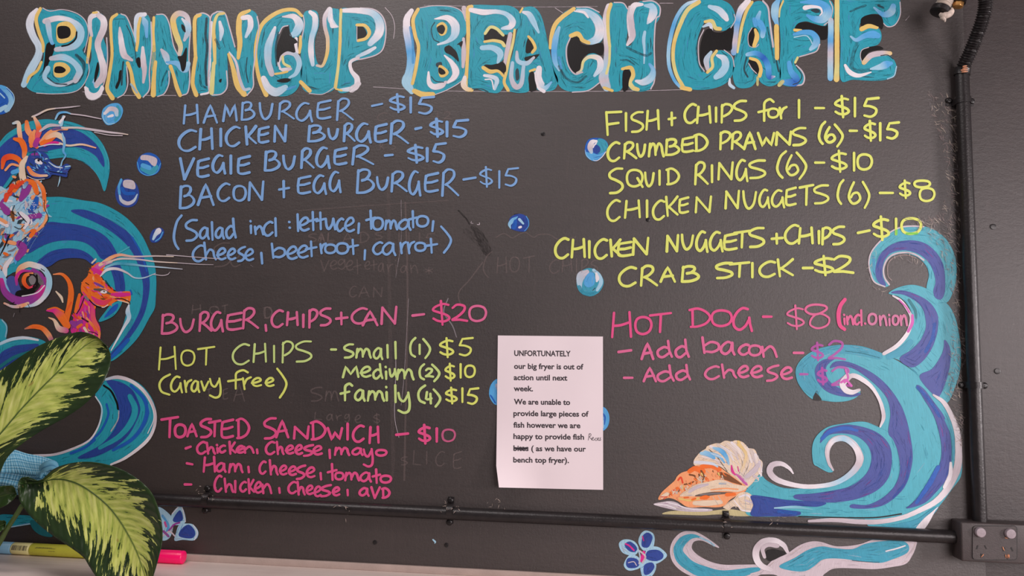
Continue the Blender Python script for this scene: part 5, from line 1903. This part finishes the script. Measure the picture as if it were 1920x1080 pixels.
for k, (x, y, d, l) in enumerate(((1809, 124, .0342, 8), (1809.5, 127.5, .0325, 10), (1808, 131, .031, 13), (1808.5, 134.5, .0302, 12))):
    a_, b_ = on(x - l / 2, y + 0.6, d), on(x + l / 2, y - 0.4, d)
    o = MB().tube([a_, a_.lerp(b_, .5) + Vector((0, -0.0006, 0)), b_], [0.0008, 0.0014, 0.0007], 8).build('paint_chip', COPPER, label='orange chip where the black paint has come off')
    rel(o, hose)

# hanging cable glands at the top right
gl = empty('cable_gland', on(1765, 30, 0.05))
tag(gl, 'beige threaded gland with a black ring and pale sealant drip', 'cable gland')
BEIGE = plain('beige_threaded_plastic', (186, 172, 160), 0.55, var=0.15, scale=120)
SEAL = plain('pale_sealant', (196, 180, 168), 0.75, var=0.25, scale=160, bmp=0.4)
BRASS = plain('tarnished_brass', (214, 160, 96), 0.35, 0.7, var=0.3, scale=90)
ax0, ax1 = on(1781, -16, .05), on(1764, 18, .05)
tp, rr = [], []
for i in range(41):
    t = i / 40
    tp.append(ax0.lerp(ax1, t))
    rr.append(0.0135 + 0.0009 * math.sin(t * 9 * 2 * math.pi))
rel(MB().tube(tp, rr, 22).build('threaded_body', BEIGE), gl)
dirv = (ax1 - ax0).normalized()
rel(MB().tube([ax1 - dirv * 0.004, ax1 - dirv * 0.003, ax1 + dirv * 0.007, ax1 + dirv * 0.008], [0.016, 0.0175, 0.0175, 0.015], 22).build('black_ring', BLACK), gl)
for nm, pl in (('sealant_drip', [(1766, 29, .055, .003), (1768, 33, .056, .005), (1771, 37, .056, .003), (1772, 41, .056, .001)]),
               ('sealant_blob', [(1762, 26, .055, .003), (1768, 29, .057, .006), (1777, 27, .057, .007), (1783, 22, .056, .006), (1784, 16, .055, .003)])):
    q = [Vector(v) for v in catmull([tuple(on(a[0], a[1], a[2])) for a in pl], False, 5)]
    rq = [v[0] for v in catmull([(a[3],) for a in pl], False, 5)]
    rel(MB().tube(q, rq, 12).build(nm, SEAL), gl)
g2 = empty('cable_gland', on(1800, 8, 0.05))
tag(g2, 'black gland with a chipped brass collar beside the beige one', 'cable gland')
a0, a1 = on(1803, -20, .05), on(1797, 6, .05)
rel(MB().tube([a0, a1], [0.0135, 0.0125], 20).build('black_body', BLACK), g2)
dv = (a1 - a0).normalized()
rel(MB().tube([a1 - dv * .001, a1 + dv * .004, a1 + dv * .008, a1 + dv * .0095], [0.0098, 0.0104, 0.009, 0.006], 8).build('brass_collar', BRASS), g2)

# power point
PB = 0.036
tl, br = on(1803, 980, PB), on(1803 + 196, 1062, PB)
BX0, BX1 = on(1803, 1015, PB).x, on(1975, 1015, PB).x
BZ1, BZ0 = on(1850, 981, PB).z, on(1850, 1055, PB).z
PM = plain('black_painted_power_point', (60, 52, 52), 0.5, var=0.15, scale=90, bmp=0.2)
power = empty('power_point', Vector(((BX0 + BX1) / 2, 0, BZ0)))
tag(power, 'black painted double power point box at the foot of the upright conduit', 'power outlet')
rel(MB().box(((BX0 + BX1) / 2, -PB / 2 + 0.001, (BZ0 + BZ1) / 2), (BX1 - BX0, PB, BZ1 - BZ0), 0.003).build('box', PM), power)


def rrect(px0, px1, py0, py1, r, d):
    pts = []
    for cx_, cy_, a0_ in ((px1 - r, py0 + r, -90), (px1 - r, py1 - r, 0), (px0 + r, py1 - r, 90), (px0 + r, py0 + r, 180)):
        for k in range(6):
            a = math.radians(a0_ + k * 18)
            pts.append(on(cx_ + r * math.cos(a), cy_ + r * math.sin(a), d))
    return pts


def slab(pts, depth):
    mb = MB()
    f = [mb.bm.verts.new(p) for p in pts]
    k = [mb.bm.verts.new(p + Vector((0, depth, 0))) for p in pts]
    mb.bm.faces.new(f)
    mb.bm.faces.new(k[::-1])
    for i in range(len(f)):
        mb.bm.faces.new((f[i], k[i], k[(i + 1) % len(f)], f[(i + 1) % len(f)]))
    return mb


shadow_gap = slab(rrect(1822.5, 1907.5, 985.5, 1050.5, 7, PB - 0.0008), 0.002).build('joint_line', DARK, smooth=False)
rel(shadow_gap, power)
rel(slab(rrect(1823.8, 1906.2, 986.8, 1049.2, 6, PB + 0.0006), 0.003).build('faceplate', PM, smooth=False), power)
GREYCAP = plain('grey_screw_cap', (150, 138, 144), 0.45, var=0.15, scale=200)
for (x, y) in ((1836.5, 997.5), (1892.5, 1000)):
    c0 = on(x, y, PB)
    o = MB().tube([c0 + Vector((0, yy, 0)) for yy in (0.001, -0.005, -0.0062, -0.0066)], [0.0088, 0.0086, 0.0078, 0.004], 24)
    so = o.build('round_switch', GREYCAP, label='worn grey round button')
    rel(so, power)
for (x, y, a) in ((1832.5, 1026, 20), (1848, 1026, -25), (1840, 1042, 0), (1882.5, 1030, 20), (1897.5, 1030, -25), (1889, 1045, 0)):
    c0 = on(x, y, PB + 0.0008)
    o = MB().box(c0, (0.002, 0.0006, 0.007), rot=Matrix.Rotation(math.radians(a), 3, 'Y')).build('socket_slot', DARK, smooth=False)
    rel(o, power)
for (x, y, a, l) in ((1881.5, 1029, 20, 8), (1886, 1043, 5, 7), (1889.5, 1043, -5, 8), (1892, 1043, 0, 7), (1887, 1009, 80, 6), (1842, 1042, -40, 8)):
    c0 = on(x, y, PB + 0.0012)
    o = MB().tube([c0 + Vector((math.sin(math.radians(a)), 0, -math.cos(math.radians(a)))) * l * s * 0.001 for s in (-.5, -.2, .2, .5)], [0.0002, 0.0009, 0.0007, 0.0002], 6)
    rel(o.build('paint_chip', COPPER, label='orange chip in the black paint'), power)

# raised paint crusts where the clamps were painted in
random.seed(21)
for (x, y, n) in ((384, 925, 26), (846, 950, 22), (1362, 972, 12), (1455, 977, 10), (640, 952, 8), (930, 946, 8)):
    mb = MB()
    for _ in range(n):
        px, py = x + random.gauss(0, 9), y + random.gauss(0, 7)
        base = RP * 1.75 if abs(py - (911 + (px + 260) * 0.0466)) < 9 else 0.0005
        q = on(px, py, base)
        a = random.uniform(0, math.pi)
        l = random.uniform(0.001, 0.005)
        v = Vector((math.cos(a) * l, 0, math.sin(a) * l))
        mb.tube([q - v, q, q + v], [0.0001, random.uniform(.0003, .0007), 0.0001], 5)
    o = mb.build('paint_scrape', SCRAPE, label='pale scraped crust beside a conduit clamp')
    rel(o, level_pipe)
    o['kind'] = 'stuff'

# ------------------------------------------------------------------ pens on the ledge
def pen(name, label, x0, x1, py, r, d, segs, endw=None, slope=0.0):
    a, b_ = on(x0, py, d), on(x1, py + slope * (x1 - x0), d)
    z = LEDGE_TOP + r
    a.z = b_.z = z
    root = empty(name, Vector(((a.x + b_.x) / 2, a.y, LEDGE_TOP)))
    tag(root, label, 'marker pen')
    for nm, t0, t1, k0, k1, m_, bev in segs:
        p0, p1 = a.lerp(b_, t0), a.lerp(b_, t1)
        L = (p1 - p0).length
        u = (p1 - p0).normalized()
        e = min(0.002, L * .1)
        rel(MB().tube([p0, p0 + u * e * .4, p0 + u * e, p1 - u * e, p1 - u * e * .4, p1], [r * k0 * .8, r * k0 * .95, r * k0, r * k1, r * k1 * .95, r * k1 * .8], 28).build(nm, m_), root)
    return root, a, b_, z


BLUEP = plain('pale_blue_plastic', (120, 164, 190), 0.35, var=0.05)
CREAM = plain('cream_pen_label', (222, 214, 150), 0.45, var=0.05)
YELL = plain('yellow_pen_label', (206, 204, 70), 0.4, var=0.06)
PINK = plain('fluorescent_pink_plastic', (255, 10, 108), 0.32, var=0.04)
r1 = 0.0118
pr, pa, pb, pz = pen('marker_pen', 'chunky marker with pale blue cap and yellow label behind the plant', -60, 166, 1020, r1, 0.022,
                     [('cap', 0, .385, 1.0, 1.0, BLUEP, 0), ('label_sleeve', .385, .54, .99, .99, CREAM, 0), ('yellow_label', .54, 1, 1, 1, YELL, 0)])


def on_pen(px, ang, extra=0.0003):
    t = (px + 60) / 226
    p = pa.lerp(pb, t)
    return Vector((p.x, p.y - (r1 + extra) * math.cos(ang), p.z + (r1 + extra) * math.sin(ang)))


mb = MB()
random.seed(5)
x = 31
while x < 60:
    w_ = random.choice((0.5, 0.8, 1.3))
    rows_ = [[on_pen(x, a), on_pen(x + w_, a)] for a in [0.75 - k * 0.09 for k in range(10)]]
    mb.grid(rows_)
    x += w_ + random.choice((0.6, 0.9, 1.2))
rel(mb.build('barcode', INK_M, smooth=False), pr)
mb = MB()
for li, ang in enumerate((0.62, 0.5, 0.1)):
    x = (76, 74, 100)[li]
    while x < (106, 112, 113)[li]:
        w_ = random.uniform(0.8, 2.4)
        mb.grid([[on_pen(x, ang), on_pen(x + w_, ang)], [on_pen(x, ang - 0.07), on_pen(x + w_, ang - 0.07)]])
        x += w_ + 0.7
rel(mb.build('small_print', INK_M, smooth=False), pr)
pr2, qa, qb, qz = pen('marker_pen', 'fluorescent pink marker pen with its cap toward the board middle', 214, 346, 1030, 0.0122, 0.026,
                      [('cap', .35, 1, 1.0, 1.04, PINK, 0), ('barrel', 0, .36, .9, .95, PINK, 0)])
mb = MB()
for k in range(26):
    th = 2 * math.pi * k / 26
    c_ = 0.0122 * 1.0
    p0, p1 = qa.lerp(qb, .45), qa.lerp(qb, .93)
    off = Vector((0, math.cos(th) * c_, math.sin(th) * c_))
    mb.tube([p0 + off, p0.lerp(p1, .5) + off, p1 + off * 1.03], [0.0002, 0.0005, 0.0004], 5)
rib = mb.build('cap_ribs', PINK)
rib.parent = pr2
rib.matrix_parent_inverse = Matrix.Translation(-pr2.location)

# ------------------------------------------------------------------ blue waffle cloth bunched on the ledge
m, nt, b = new_mat('pale_blue_waffle_cloth')
uv = N(nt, 'ShaderNodeAttribute', attribute_name='suv').outputs['Vector']
sx = N(nt, 'ShaderNodeSeparateXYZ')
nt.links.new(uv, sx.inputs[0])
u_ = math_n(nt, 'SINE', math_n(nt, 'MULTIPLY', math_n(nt, 'ADD', sx.outputs[0], math_n(nt, 'MULTIPLY', sx.outputs[1], 0.5)), 430.0))
v_ = math_n(nt, 'SINE', math_n(nt, 'MULTIPLY', math_n(nt, 'SUBTRACT', sx.outputs[0], math_n(nt, 'MULTIPLY', sx.outputs[1], 0.5)), 430.0))
w2 = math_n(nt, 'SINE', math_n(nt, 'MULTIPLY', sx.outputs[1], 620.0))
wf = math_n(nt, 'ADD', math_n(nt, 'MULTIPLY', math_n(nt, 'MULTIPLY', u_, v_), 0.5), math_n(nt, 'MULTIPLY', w2, 0.2))
wf = math_n(nt, 'ADD', wf, 0.5)
col = ramp(nt, wf, [(0.15, lin((84, 156, 192))), (0.5, lin((120, 190, 222))), (0.85, lin((166, 218, 238)))])
nt.links.new(col, b.inputs['Base Color'])
b.inputs['Roughness'].default_value = 0.85
bump(nt, b, wf, 0.6, 0.002)
CLOTH_M = m


def cloth_sheet(P0, edges, n=60, mnum=34, fold=0.008, ph=0.0):
    """edges: photo points of the top and bottom edge; d0..d1 distance from the wall; returns grid rows with soft folds."""
    top, bot, d0, d1 = edges
    tt = catmull(top, False, 12)
    bb = catmull(bot, False, 12)
    rows_, uvs = [], []
    for i in range(mnum + 1):
        t = i / mnum
        row = []
        for j in range(n + 1):
            s = j / n
            a = tt[min(len(tt) - 1, int(s * (len(tt) - 1)))]
            c_ = bb[min(len(bb) - 1, int(s * (len(bb) - 1)))]
            px, py = a[0] + (c_[0] - a[0]) * t, a[1] + (c_[1] - a[1]) * t
            d = d0 + (d1 - d0) * t + fold * math.sin(t * 7 + s * 3 + ph) + fold * 0.5 * math.sin(s * 9 - t * 5 + ph) + 0.012 * math.sin(t * math.pi)
            row.append(on(px, py, d))
            uvs.append((s * 0.22, t * 0.1, 0))
        rows_.append(row)
    return rows_, uvs


cloth = empty('waffle_cloth', Vector((on(40, 900, .05).x, -0.05, LEDGE_TOP)))
tag(cloth, 'pale blue waffle weave cloth bunched up behind the plant leaves', 'cloth')


def cloth_part(name, rows_, uvs, label=None):
    mb = MB()
    mb.grid(rows_)
    o = mb.build(name, CLOTH_M, label=label)
    at = o.data.attributes.new('suv', 'FLOAT_VECTOR', 'POINT')
    if len(uvs) == len(o.data.vertices):
        at.data.foreach_set('vector', [x for q in uvs for x in q])
    s_ = o.modifiers.new('thickness', 'SOLIDIFY')
    s_.thickness = 0.002
    rel(o, cloth)
    return o


r_, u_2 = cloth_sheet(None, ([(-90, 862), (-30, 858), (10, 848), (26, 843), (50, 850), (80, 856), (104, 864)], [(-90, 892), (-30, 884), (10, 886), (40, 888), (62, 890), (78, 890), (92, 892)], 0.012, 0.055), fold=0.004)
cloth_part('upper_fold', r_, u_2)
r_, u_2 = cloth_sheet(None, ([(-90, 880), (-30, 878), (10, 882), (40, 886), (62, 888), (75, 890), (84, 893)], [(-90, 925), (-30, 920), (0, 918), (25, 925), (42, 930), (55, 922), (70, 905)], 0.048, 0.03), fold=0.005, ph=1.6)
cloth_part('lower_fold', r_, u_2)
q = [(76, 886, .05), (79, 876, .055), (86, 871, .06), (95, 868, .06), (103, 870, .058), (107, 876, .055)]
qq = [Vector(v) for v in catmull([tuple(on(*a)) for a in q], False, 6)]
mb = MB()
for off, rad_ in ((0, 0.0062), (1, 0.0045)):
    mb.tube([p + Vector((0.004 * off, -0.004 * off, -0.009 * off)) for p in qq], [rad_ * (0.55 + 0.45 * math.sin(math.pi * i / (len(qq) - 1))) for i in range(len(qq))], 14)
o = mb.build('rolled_hem', CLOTH_M)
rel(o, cloth)
# a drop of the cloth that reaches the ledge behind the leaves
r_, u_2 = cloth_sheet(None, ([(-90, 915), (-60, 915), (-40, 914), (-28, 914)], [(-90, 1050), (-60, 1050), (-40, 1050), (-28, 1050)], 0.03, 0.05), fold=0.003, n=20)
cloth_part('hanging_end', r_, u_2)

# ------------------------------------------------------------------ variegated dumb cane leaves in front of the board
m, nt, b = new_mat('variegated_leaf')
uv = N(nt, 'ShaderNodeAttribute', attribute_name='suv').outputs['Vector']
sx = N(nt, 'ShaderNodeSeparateXYZ')
nt.links.new(uv, sx.inputs[0])
U, V, S = sx.outputs
absv = math_n(nt, 'ABSOLUTE', V)
veinc = math_n(nt, 'SUBTRACT', U, math_n(nt, 'MULTIPLY', absv, 0.22))
side = math_n(nt, 'MULTIPLY', math_n(nt, 'SIGN', V), 7.3)
cmb = N(nt, 'ShaderNodeCombineXYZ')
nt.links.new(math_n(nt, 'ADD', math_n(nt, 'MULTIPLY', veinc, 34.0), side), cmb.inputs[0])
nt.links.new(math_n(nt, 'MULTIPLY', absv, 2.6), cmb.inputs[1])
nt.links.new(math_n(nt, 'ADD', S, 0.0), cmb.inputs[2])
streak = noise(nt, cmb.outputs[0], 1.0, 5, 0.62)
cm2 = N(nt, 'ShaderNodeCombineXYZ')
nt.links.new(math_n(nt, 'MULTIPLY', veinc, 9.0), cm2.inputs[0])
nt.links.new(math_n(nt, 'MULTIPLY', V, 1.3), cm2.inputs[1])
nt.links.new(S, cm2.inputs[2])
big = noise(nt, cm2.outputs[0], 1.0, 3, 0.5)
# yellow grows out from the midrib; fades near tip, base and margin
lim = math_n(nt, 'SUBTRACT', 0.66, math_n(nt, 'MULTIPLY', math_n(nt, 'POWER', math_n(nt, 'ABSOLUTE', math_n(nt, 'SUBTRACT', U, 0.5)), 3.0), 3.4))
lim = math_n(nt, 'SUBTRACT', lim, math_n(nt, 'MULTIPLY', math_n(nt, 'MAXIMUM', math_n(nt, 'SUBTRACT', 0.2, U), 0.0), 5.0))
edge = math_n(nt, 'SUBTRACT', lim, absv)
val = math_n(nt, 'ADD', math_n(nt, 'MULTIPLY', edge, 1.15), math_n(nt, 'MULTIPLY', math_n(nt, 'SUBTRACT', streak, 0.5), 2.9))
val = math_n(nt, 'ADD', val, math_n(nt, 'MULTIPLY', math_n(nt, 'SUBTRACT', big, 0.5), 1.3))
mask = math_n(nt, 'MULTIPLY', val, 14.0, clamp=True)
vein = math_n(nt, 'MULTIPLY', math_n(nt, 'SINE', math_n(nt, 'MULTIPLY', veinc, 150.0)), 0.5)
green = ramp(nt, big, [(0.3, lin((24, 42, 20))), (0.6, lin((40, 62, 26))), (0.8, lin((56, 78, 34)))])
yel = ramp(nt, streak, [(0.3, lin((124, 150, 56))), (0.52, lin((190, 200, 100))), (0.75, lin((222, 222, 146)))])
col = mixc(nt, mask, green, yel)
brown = noise(nt, mapping(nt, uv, (7, 2.4, 1), (0, 0, 0.4)), 1.0, 3, 0.6)
col = mixc(nt, ramp(nt, brown, [(0.70, (0, 0, 0)), (0.76, (0.75, 0.75, 0.75))]), col, lin((150, 112, 60)))
rib_ = math_n(nt, 'SUBTRACT', 1.0, math_n(nt, 'MULTIPLY', absv, 26.0), clamp=True)
col = mixc(nt, math_n(nt, 'MULTIPLY', rib_, 1.0), col, lin((78, 104, 46)))
nt.links.new(col, b.inputs['Base Color'])
b.inputs['Roughness'].default_value = 0.36
b.inputs['Specular IOR Level'].default_value = 0.5
b.inputs['Subsurface Weight'].default_value = 0.0
bump(nt, b, math_n(nt, 'ADD', vein, math_n(nt, 'MULTIPLY', streak, 0.3)), 0.22, 0.002)
LEAF_M = m
STEM_M = plain('leaf_stalk', (74, 96, 44), 0.4, var=0.2, scale=30)
GREEN_M = plain('dark_green_leaf', (50, 74, 34), 0.38, var=0.25, scale=25)


def leaf(name, rows_, depth, cup, droop, seed, o=(0, 0), k=1.0, mat=None, label=None, cat='leaf', group=None, n=12, thick=0.0012, asplant=None):
    """rows_: (midrib, upper edge, lower edge) photo points from base to tip, at the leaf's distance from the wall."""
    seq = []
    for r in rows_:
        mm, uu, ll = r
        seq.append(tuple((v / k + (o[0] if i % 2 == 0 else o[1])) for i, v in enumerate((*mm, *uu, *ll))))
    sm = catmull(seq, False, 6)
    R, uvs = [], []
    T = len(sm) - 1
    for i, q in enumerate(sm):
        t = i / T
        d0 = depth + droop(t)
        row = []
        for j in range(-n, n + 1):
            s = j / n
            a = abs(s)
            e = (q[2], q[3]) if s < 0 else (q[4], q[5])
            a2 = a
            px, py = q[0] + (e[0] - q[0]) * a2, q[1] + (e[1] - q[1]) * a2
            d = d0 + cup * (a ** 1.5) + 0.0022 * math.sin(t * 95) * a * (1 - a) * 2 + 0.004 * math.sin(t * 17 + s * 2 + seed) * a
            row.append(on(px, py, d))
            uvs.append((t, s, seed))
        R.append(row)
    mb = MB()
    mb.grid(R)
    ob = mb.build(name, mat or LEAF_M, label=label)
    at = ob.data.attributes.new('suv', 'FLOAT_VECTOR', 'POINT')
    at.data.foreach_set('vector', [x for q in uvs for x in q])
    s_ = ob.modifiers.new('thickness', 'SOLIDIFY')
    s_.thickness = thick
    rel(ob, asplant)
    # raised midrib
    mid = [r[n] + Vector((0, -0.0004, 0)) for r in R]
    mr = MB().tube(mid, [0.0022 * (1 - 0.8 * i / T) for i in range(T + 1)], 10).build('midrib', STEM_M)
    mr.parent = ob
    mr.matrix_parent_inverse = Matrix.Identity(4)
    return R


base_pt = Vector((on(-150, 1040, .16).x, -0.15, LEDGE_TOP))
plant = empty('potted_dumb_cane', base_pt)
tag(plant, 'dumb cane plant with large green leaves splashed pale yellow at the ledge end', 'plant')
leaf('leaf', [((-125, 945), (-126, 944), (-124, 946)), ((-75, 890), (-112, 815), (-22, 915)), ((-25, 843), (-72, 752), (14, 858)), ((8, 806), (-32, 716), (46, 829)),
              ((40, 768), (8, 690), (86, 803)), ((75, 731), (50, 661), (126, 781)), ((108, 698), (88, 641), (160, 757)), ((136, 669), (124, 628), (188, 727)),
              ((160, 648), (152, 622), (205, 693)), ((183, 637), (180, 630), (208, 668)), ((201, 650), (200, 648), (205, 656))],
     0.15, 0.018, lambda t: -0.03 * t, 1.0, label='upper leaf reaching over the painted waves', asplant=plant)
leaf('leaf', [((205, 408), (185, 372), (140, 430)), ((290, 398), (292, 385), (145, 530)), ((390, 380), (390, 305), (200, 622)), ((480, 385), (520, 262), (290, 715)),
              ((585, 422), (680, 256), (400, 800)), ((695, 495), (850, 296), (520, 880)), ((795, 585), (990, 372), (605, 945)), ((875, 690), (1100, 480), (650, 1015)),
              ((935, 790), (1160, 640), (700, 1090)), ((990, 900), (1177, 800), (770, 1160)), ((1030, 1010), (1148, 950), (860, 1210)), ((1080, 1180), (1082, 1175), (1075, 1185))],
     0.17, 0.02, lambda t: 0.03 * t, 5.0, (0, 800), 3.857, label='lower drooping leaf hiding the pens', asplant=plant)
# heart-shaped ear at the base of the lower leaf
leaf('leaf_base_lobe', [((205, 365), (200, 362), (206, 366)), ((190, 395), (150, 372), (250, 380)), ((195, 440), (130, 430), (290, 400)), ((205, 490), (130, 480), (300, 430)), ((215, 545), (148, 545), (300, 480)), ((240, 620), (195, 620), (300, 560)), ((280, 690), (270, 690), (290, 690))],
     0.168, 0.006, lambda t: 0, 9.0, (0, 800), 3.857, mat=GREEN_M, asplant=plant)
leaf('leaf', [((-180, 530), (-181, 528), (-179, 532)), ((-60, 520), (-60, 440), (-70, 600)), ((0, 505), (0, 430), (0, 590)), ((60, 490), (50, 426), (60, 560)), ((100, 485), (98, 430), (105, 520)), ((122, 488), (121, 484), (122, 492))],
     0.14, 0.01, lambda t: 0, 3.0, (0, 800), 3.857, mat=GREEN_M, label='plain dark green leaf tip at the edge', asplant=plant)
leaf('leaf', [((-160, 760), (-161, 758), (-159, 762)), ((-60, 720), (-70, 650), (-60, 800)), ((0, 715), (0, 680), (0, 760)), ((35, 700), (25, 680), (35, 730)), ((40, 690), (39, 689), (40, 691))],
     0.16, 0.01, lambda t: 0, 4.0, (0, 800), 3.857, mat=GREEN_M, label='small dark green leaf tip low at the edge', asplant=plant)
for pl in ([(160, 570, .16, 20), (110, 650, .158, 19), (50, 740, .155, 20), (0, 830, .152, 22), (-120, 1010, .15, 26), (-300, 1250, .15, 30)],
           [(170, 560, .165, 14), (200, 500, .167, 12), (215, 440, .168, 9), (225, 405, .169, 7)]):
    q = [Vector(v) for v in catmull([tuple(on(a[0] / 3.857, 800 + a[1] / 3.857, a[2])) for a in pl], False, 6)]
    rq = [v[0] for v in catmull([(a[3] / 3.857 * 0.001 * 0.85,) for a in pl], False, 6)]
    rel(MB().tube(q, rq, 14).build('stalk', STEM_M), plant)
cane = [base_pt + Vector((0, 0, 0.09)), base_pt + Vector((0.01, 0, 0.16)), base_pt + Vector((0.01, 0.0, 0.26))]
rel(MB().tube(cane, [0.014, 0.013, 0.009], 16).build('cane', STEM_M), plant)
pq = [on(-125, 945, .15), on(-160, 990, .15), base_pt + Vector((0.01, 0, 0.22))]
rel(MB().tube([Vector(v) for v in catmull([tuple(p) for p in pq], False, 6)], 0.006, 12).build('stalk', STEM_M), plant)
POT = plain('terracotta_pot', (150, 88, 62), 0.8, var=0.12, bmp=0.2)
pp = [(0.0, 0.045), (0.002, 0.048), (0.075, 0.06), (0.076, 0.066), (0.095, 0.068), (0.0955, 0.062), (0.085, 0.058)]
rel(MB().tube([base_pt + Vector((0, 0, h)) for h, _ in pp], [r for _, r in pp], 32).build('pot', POT), plant)
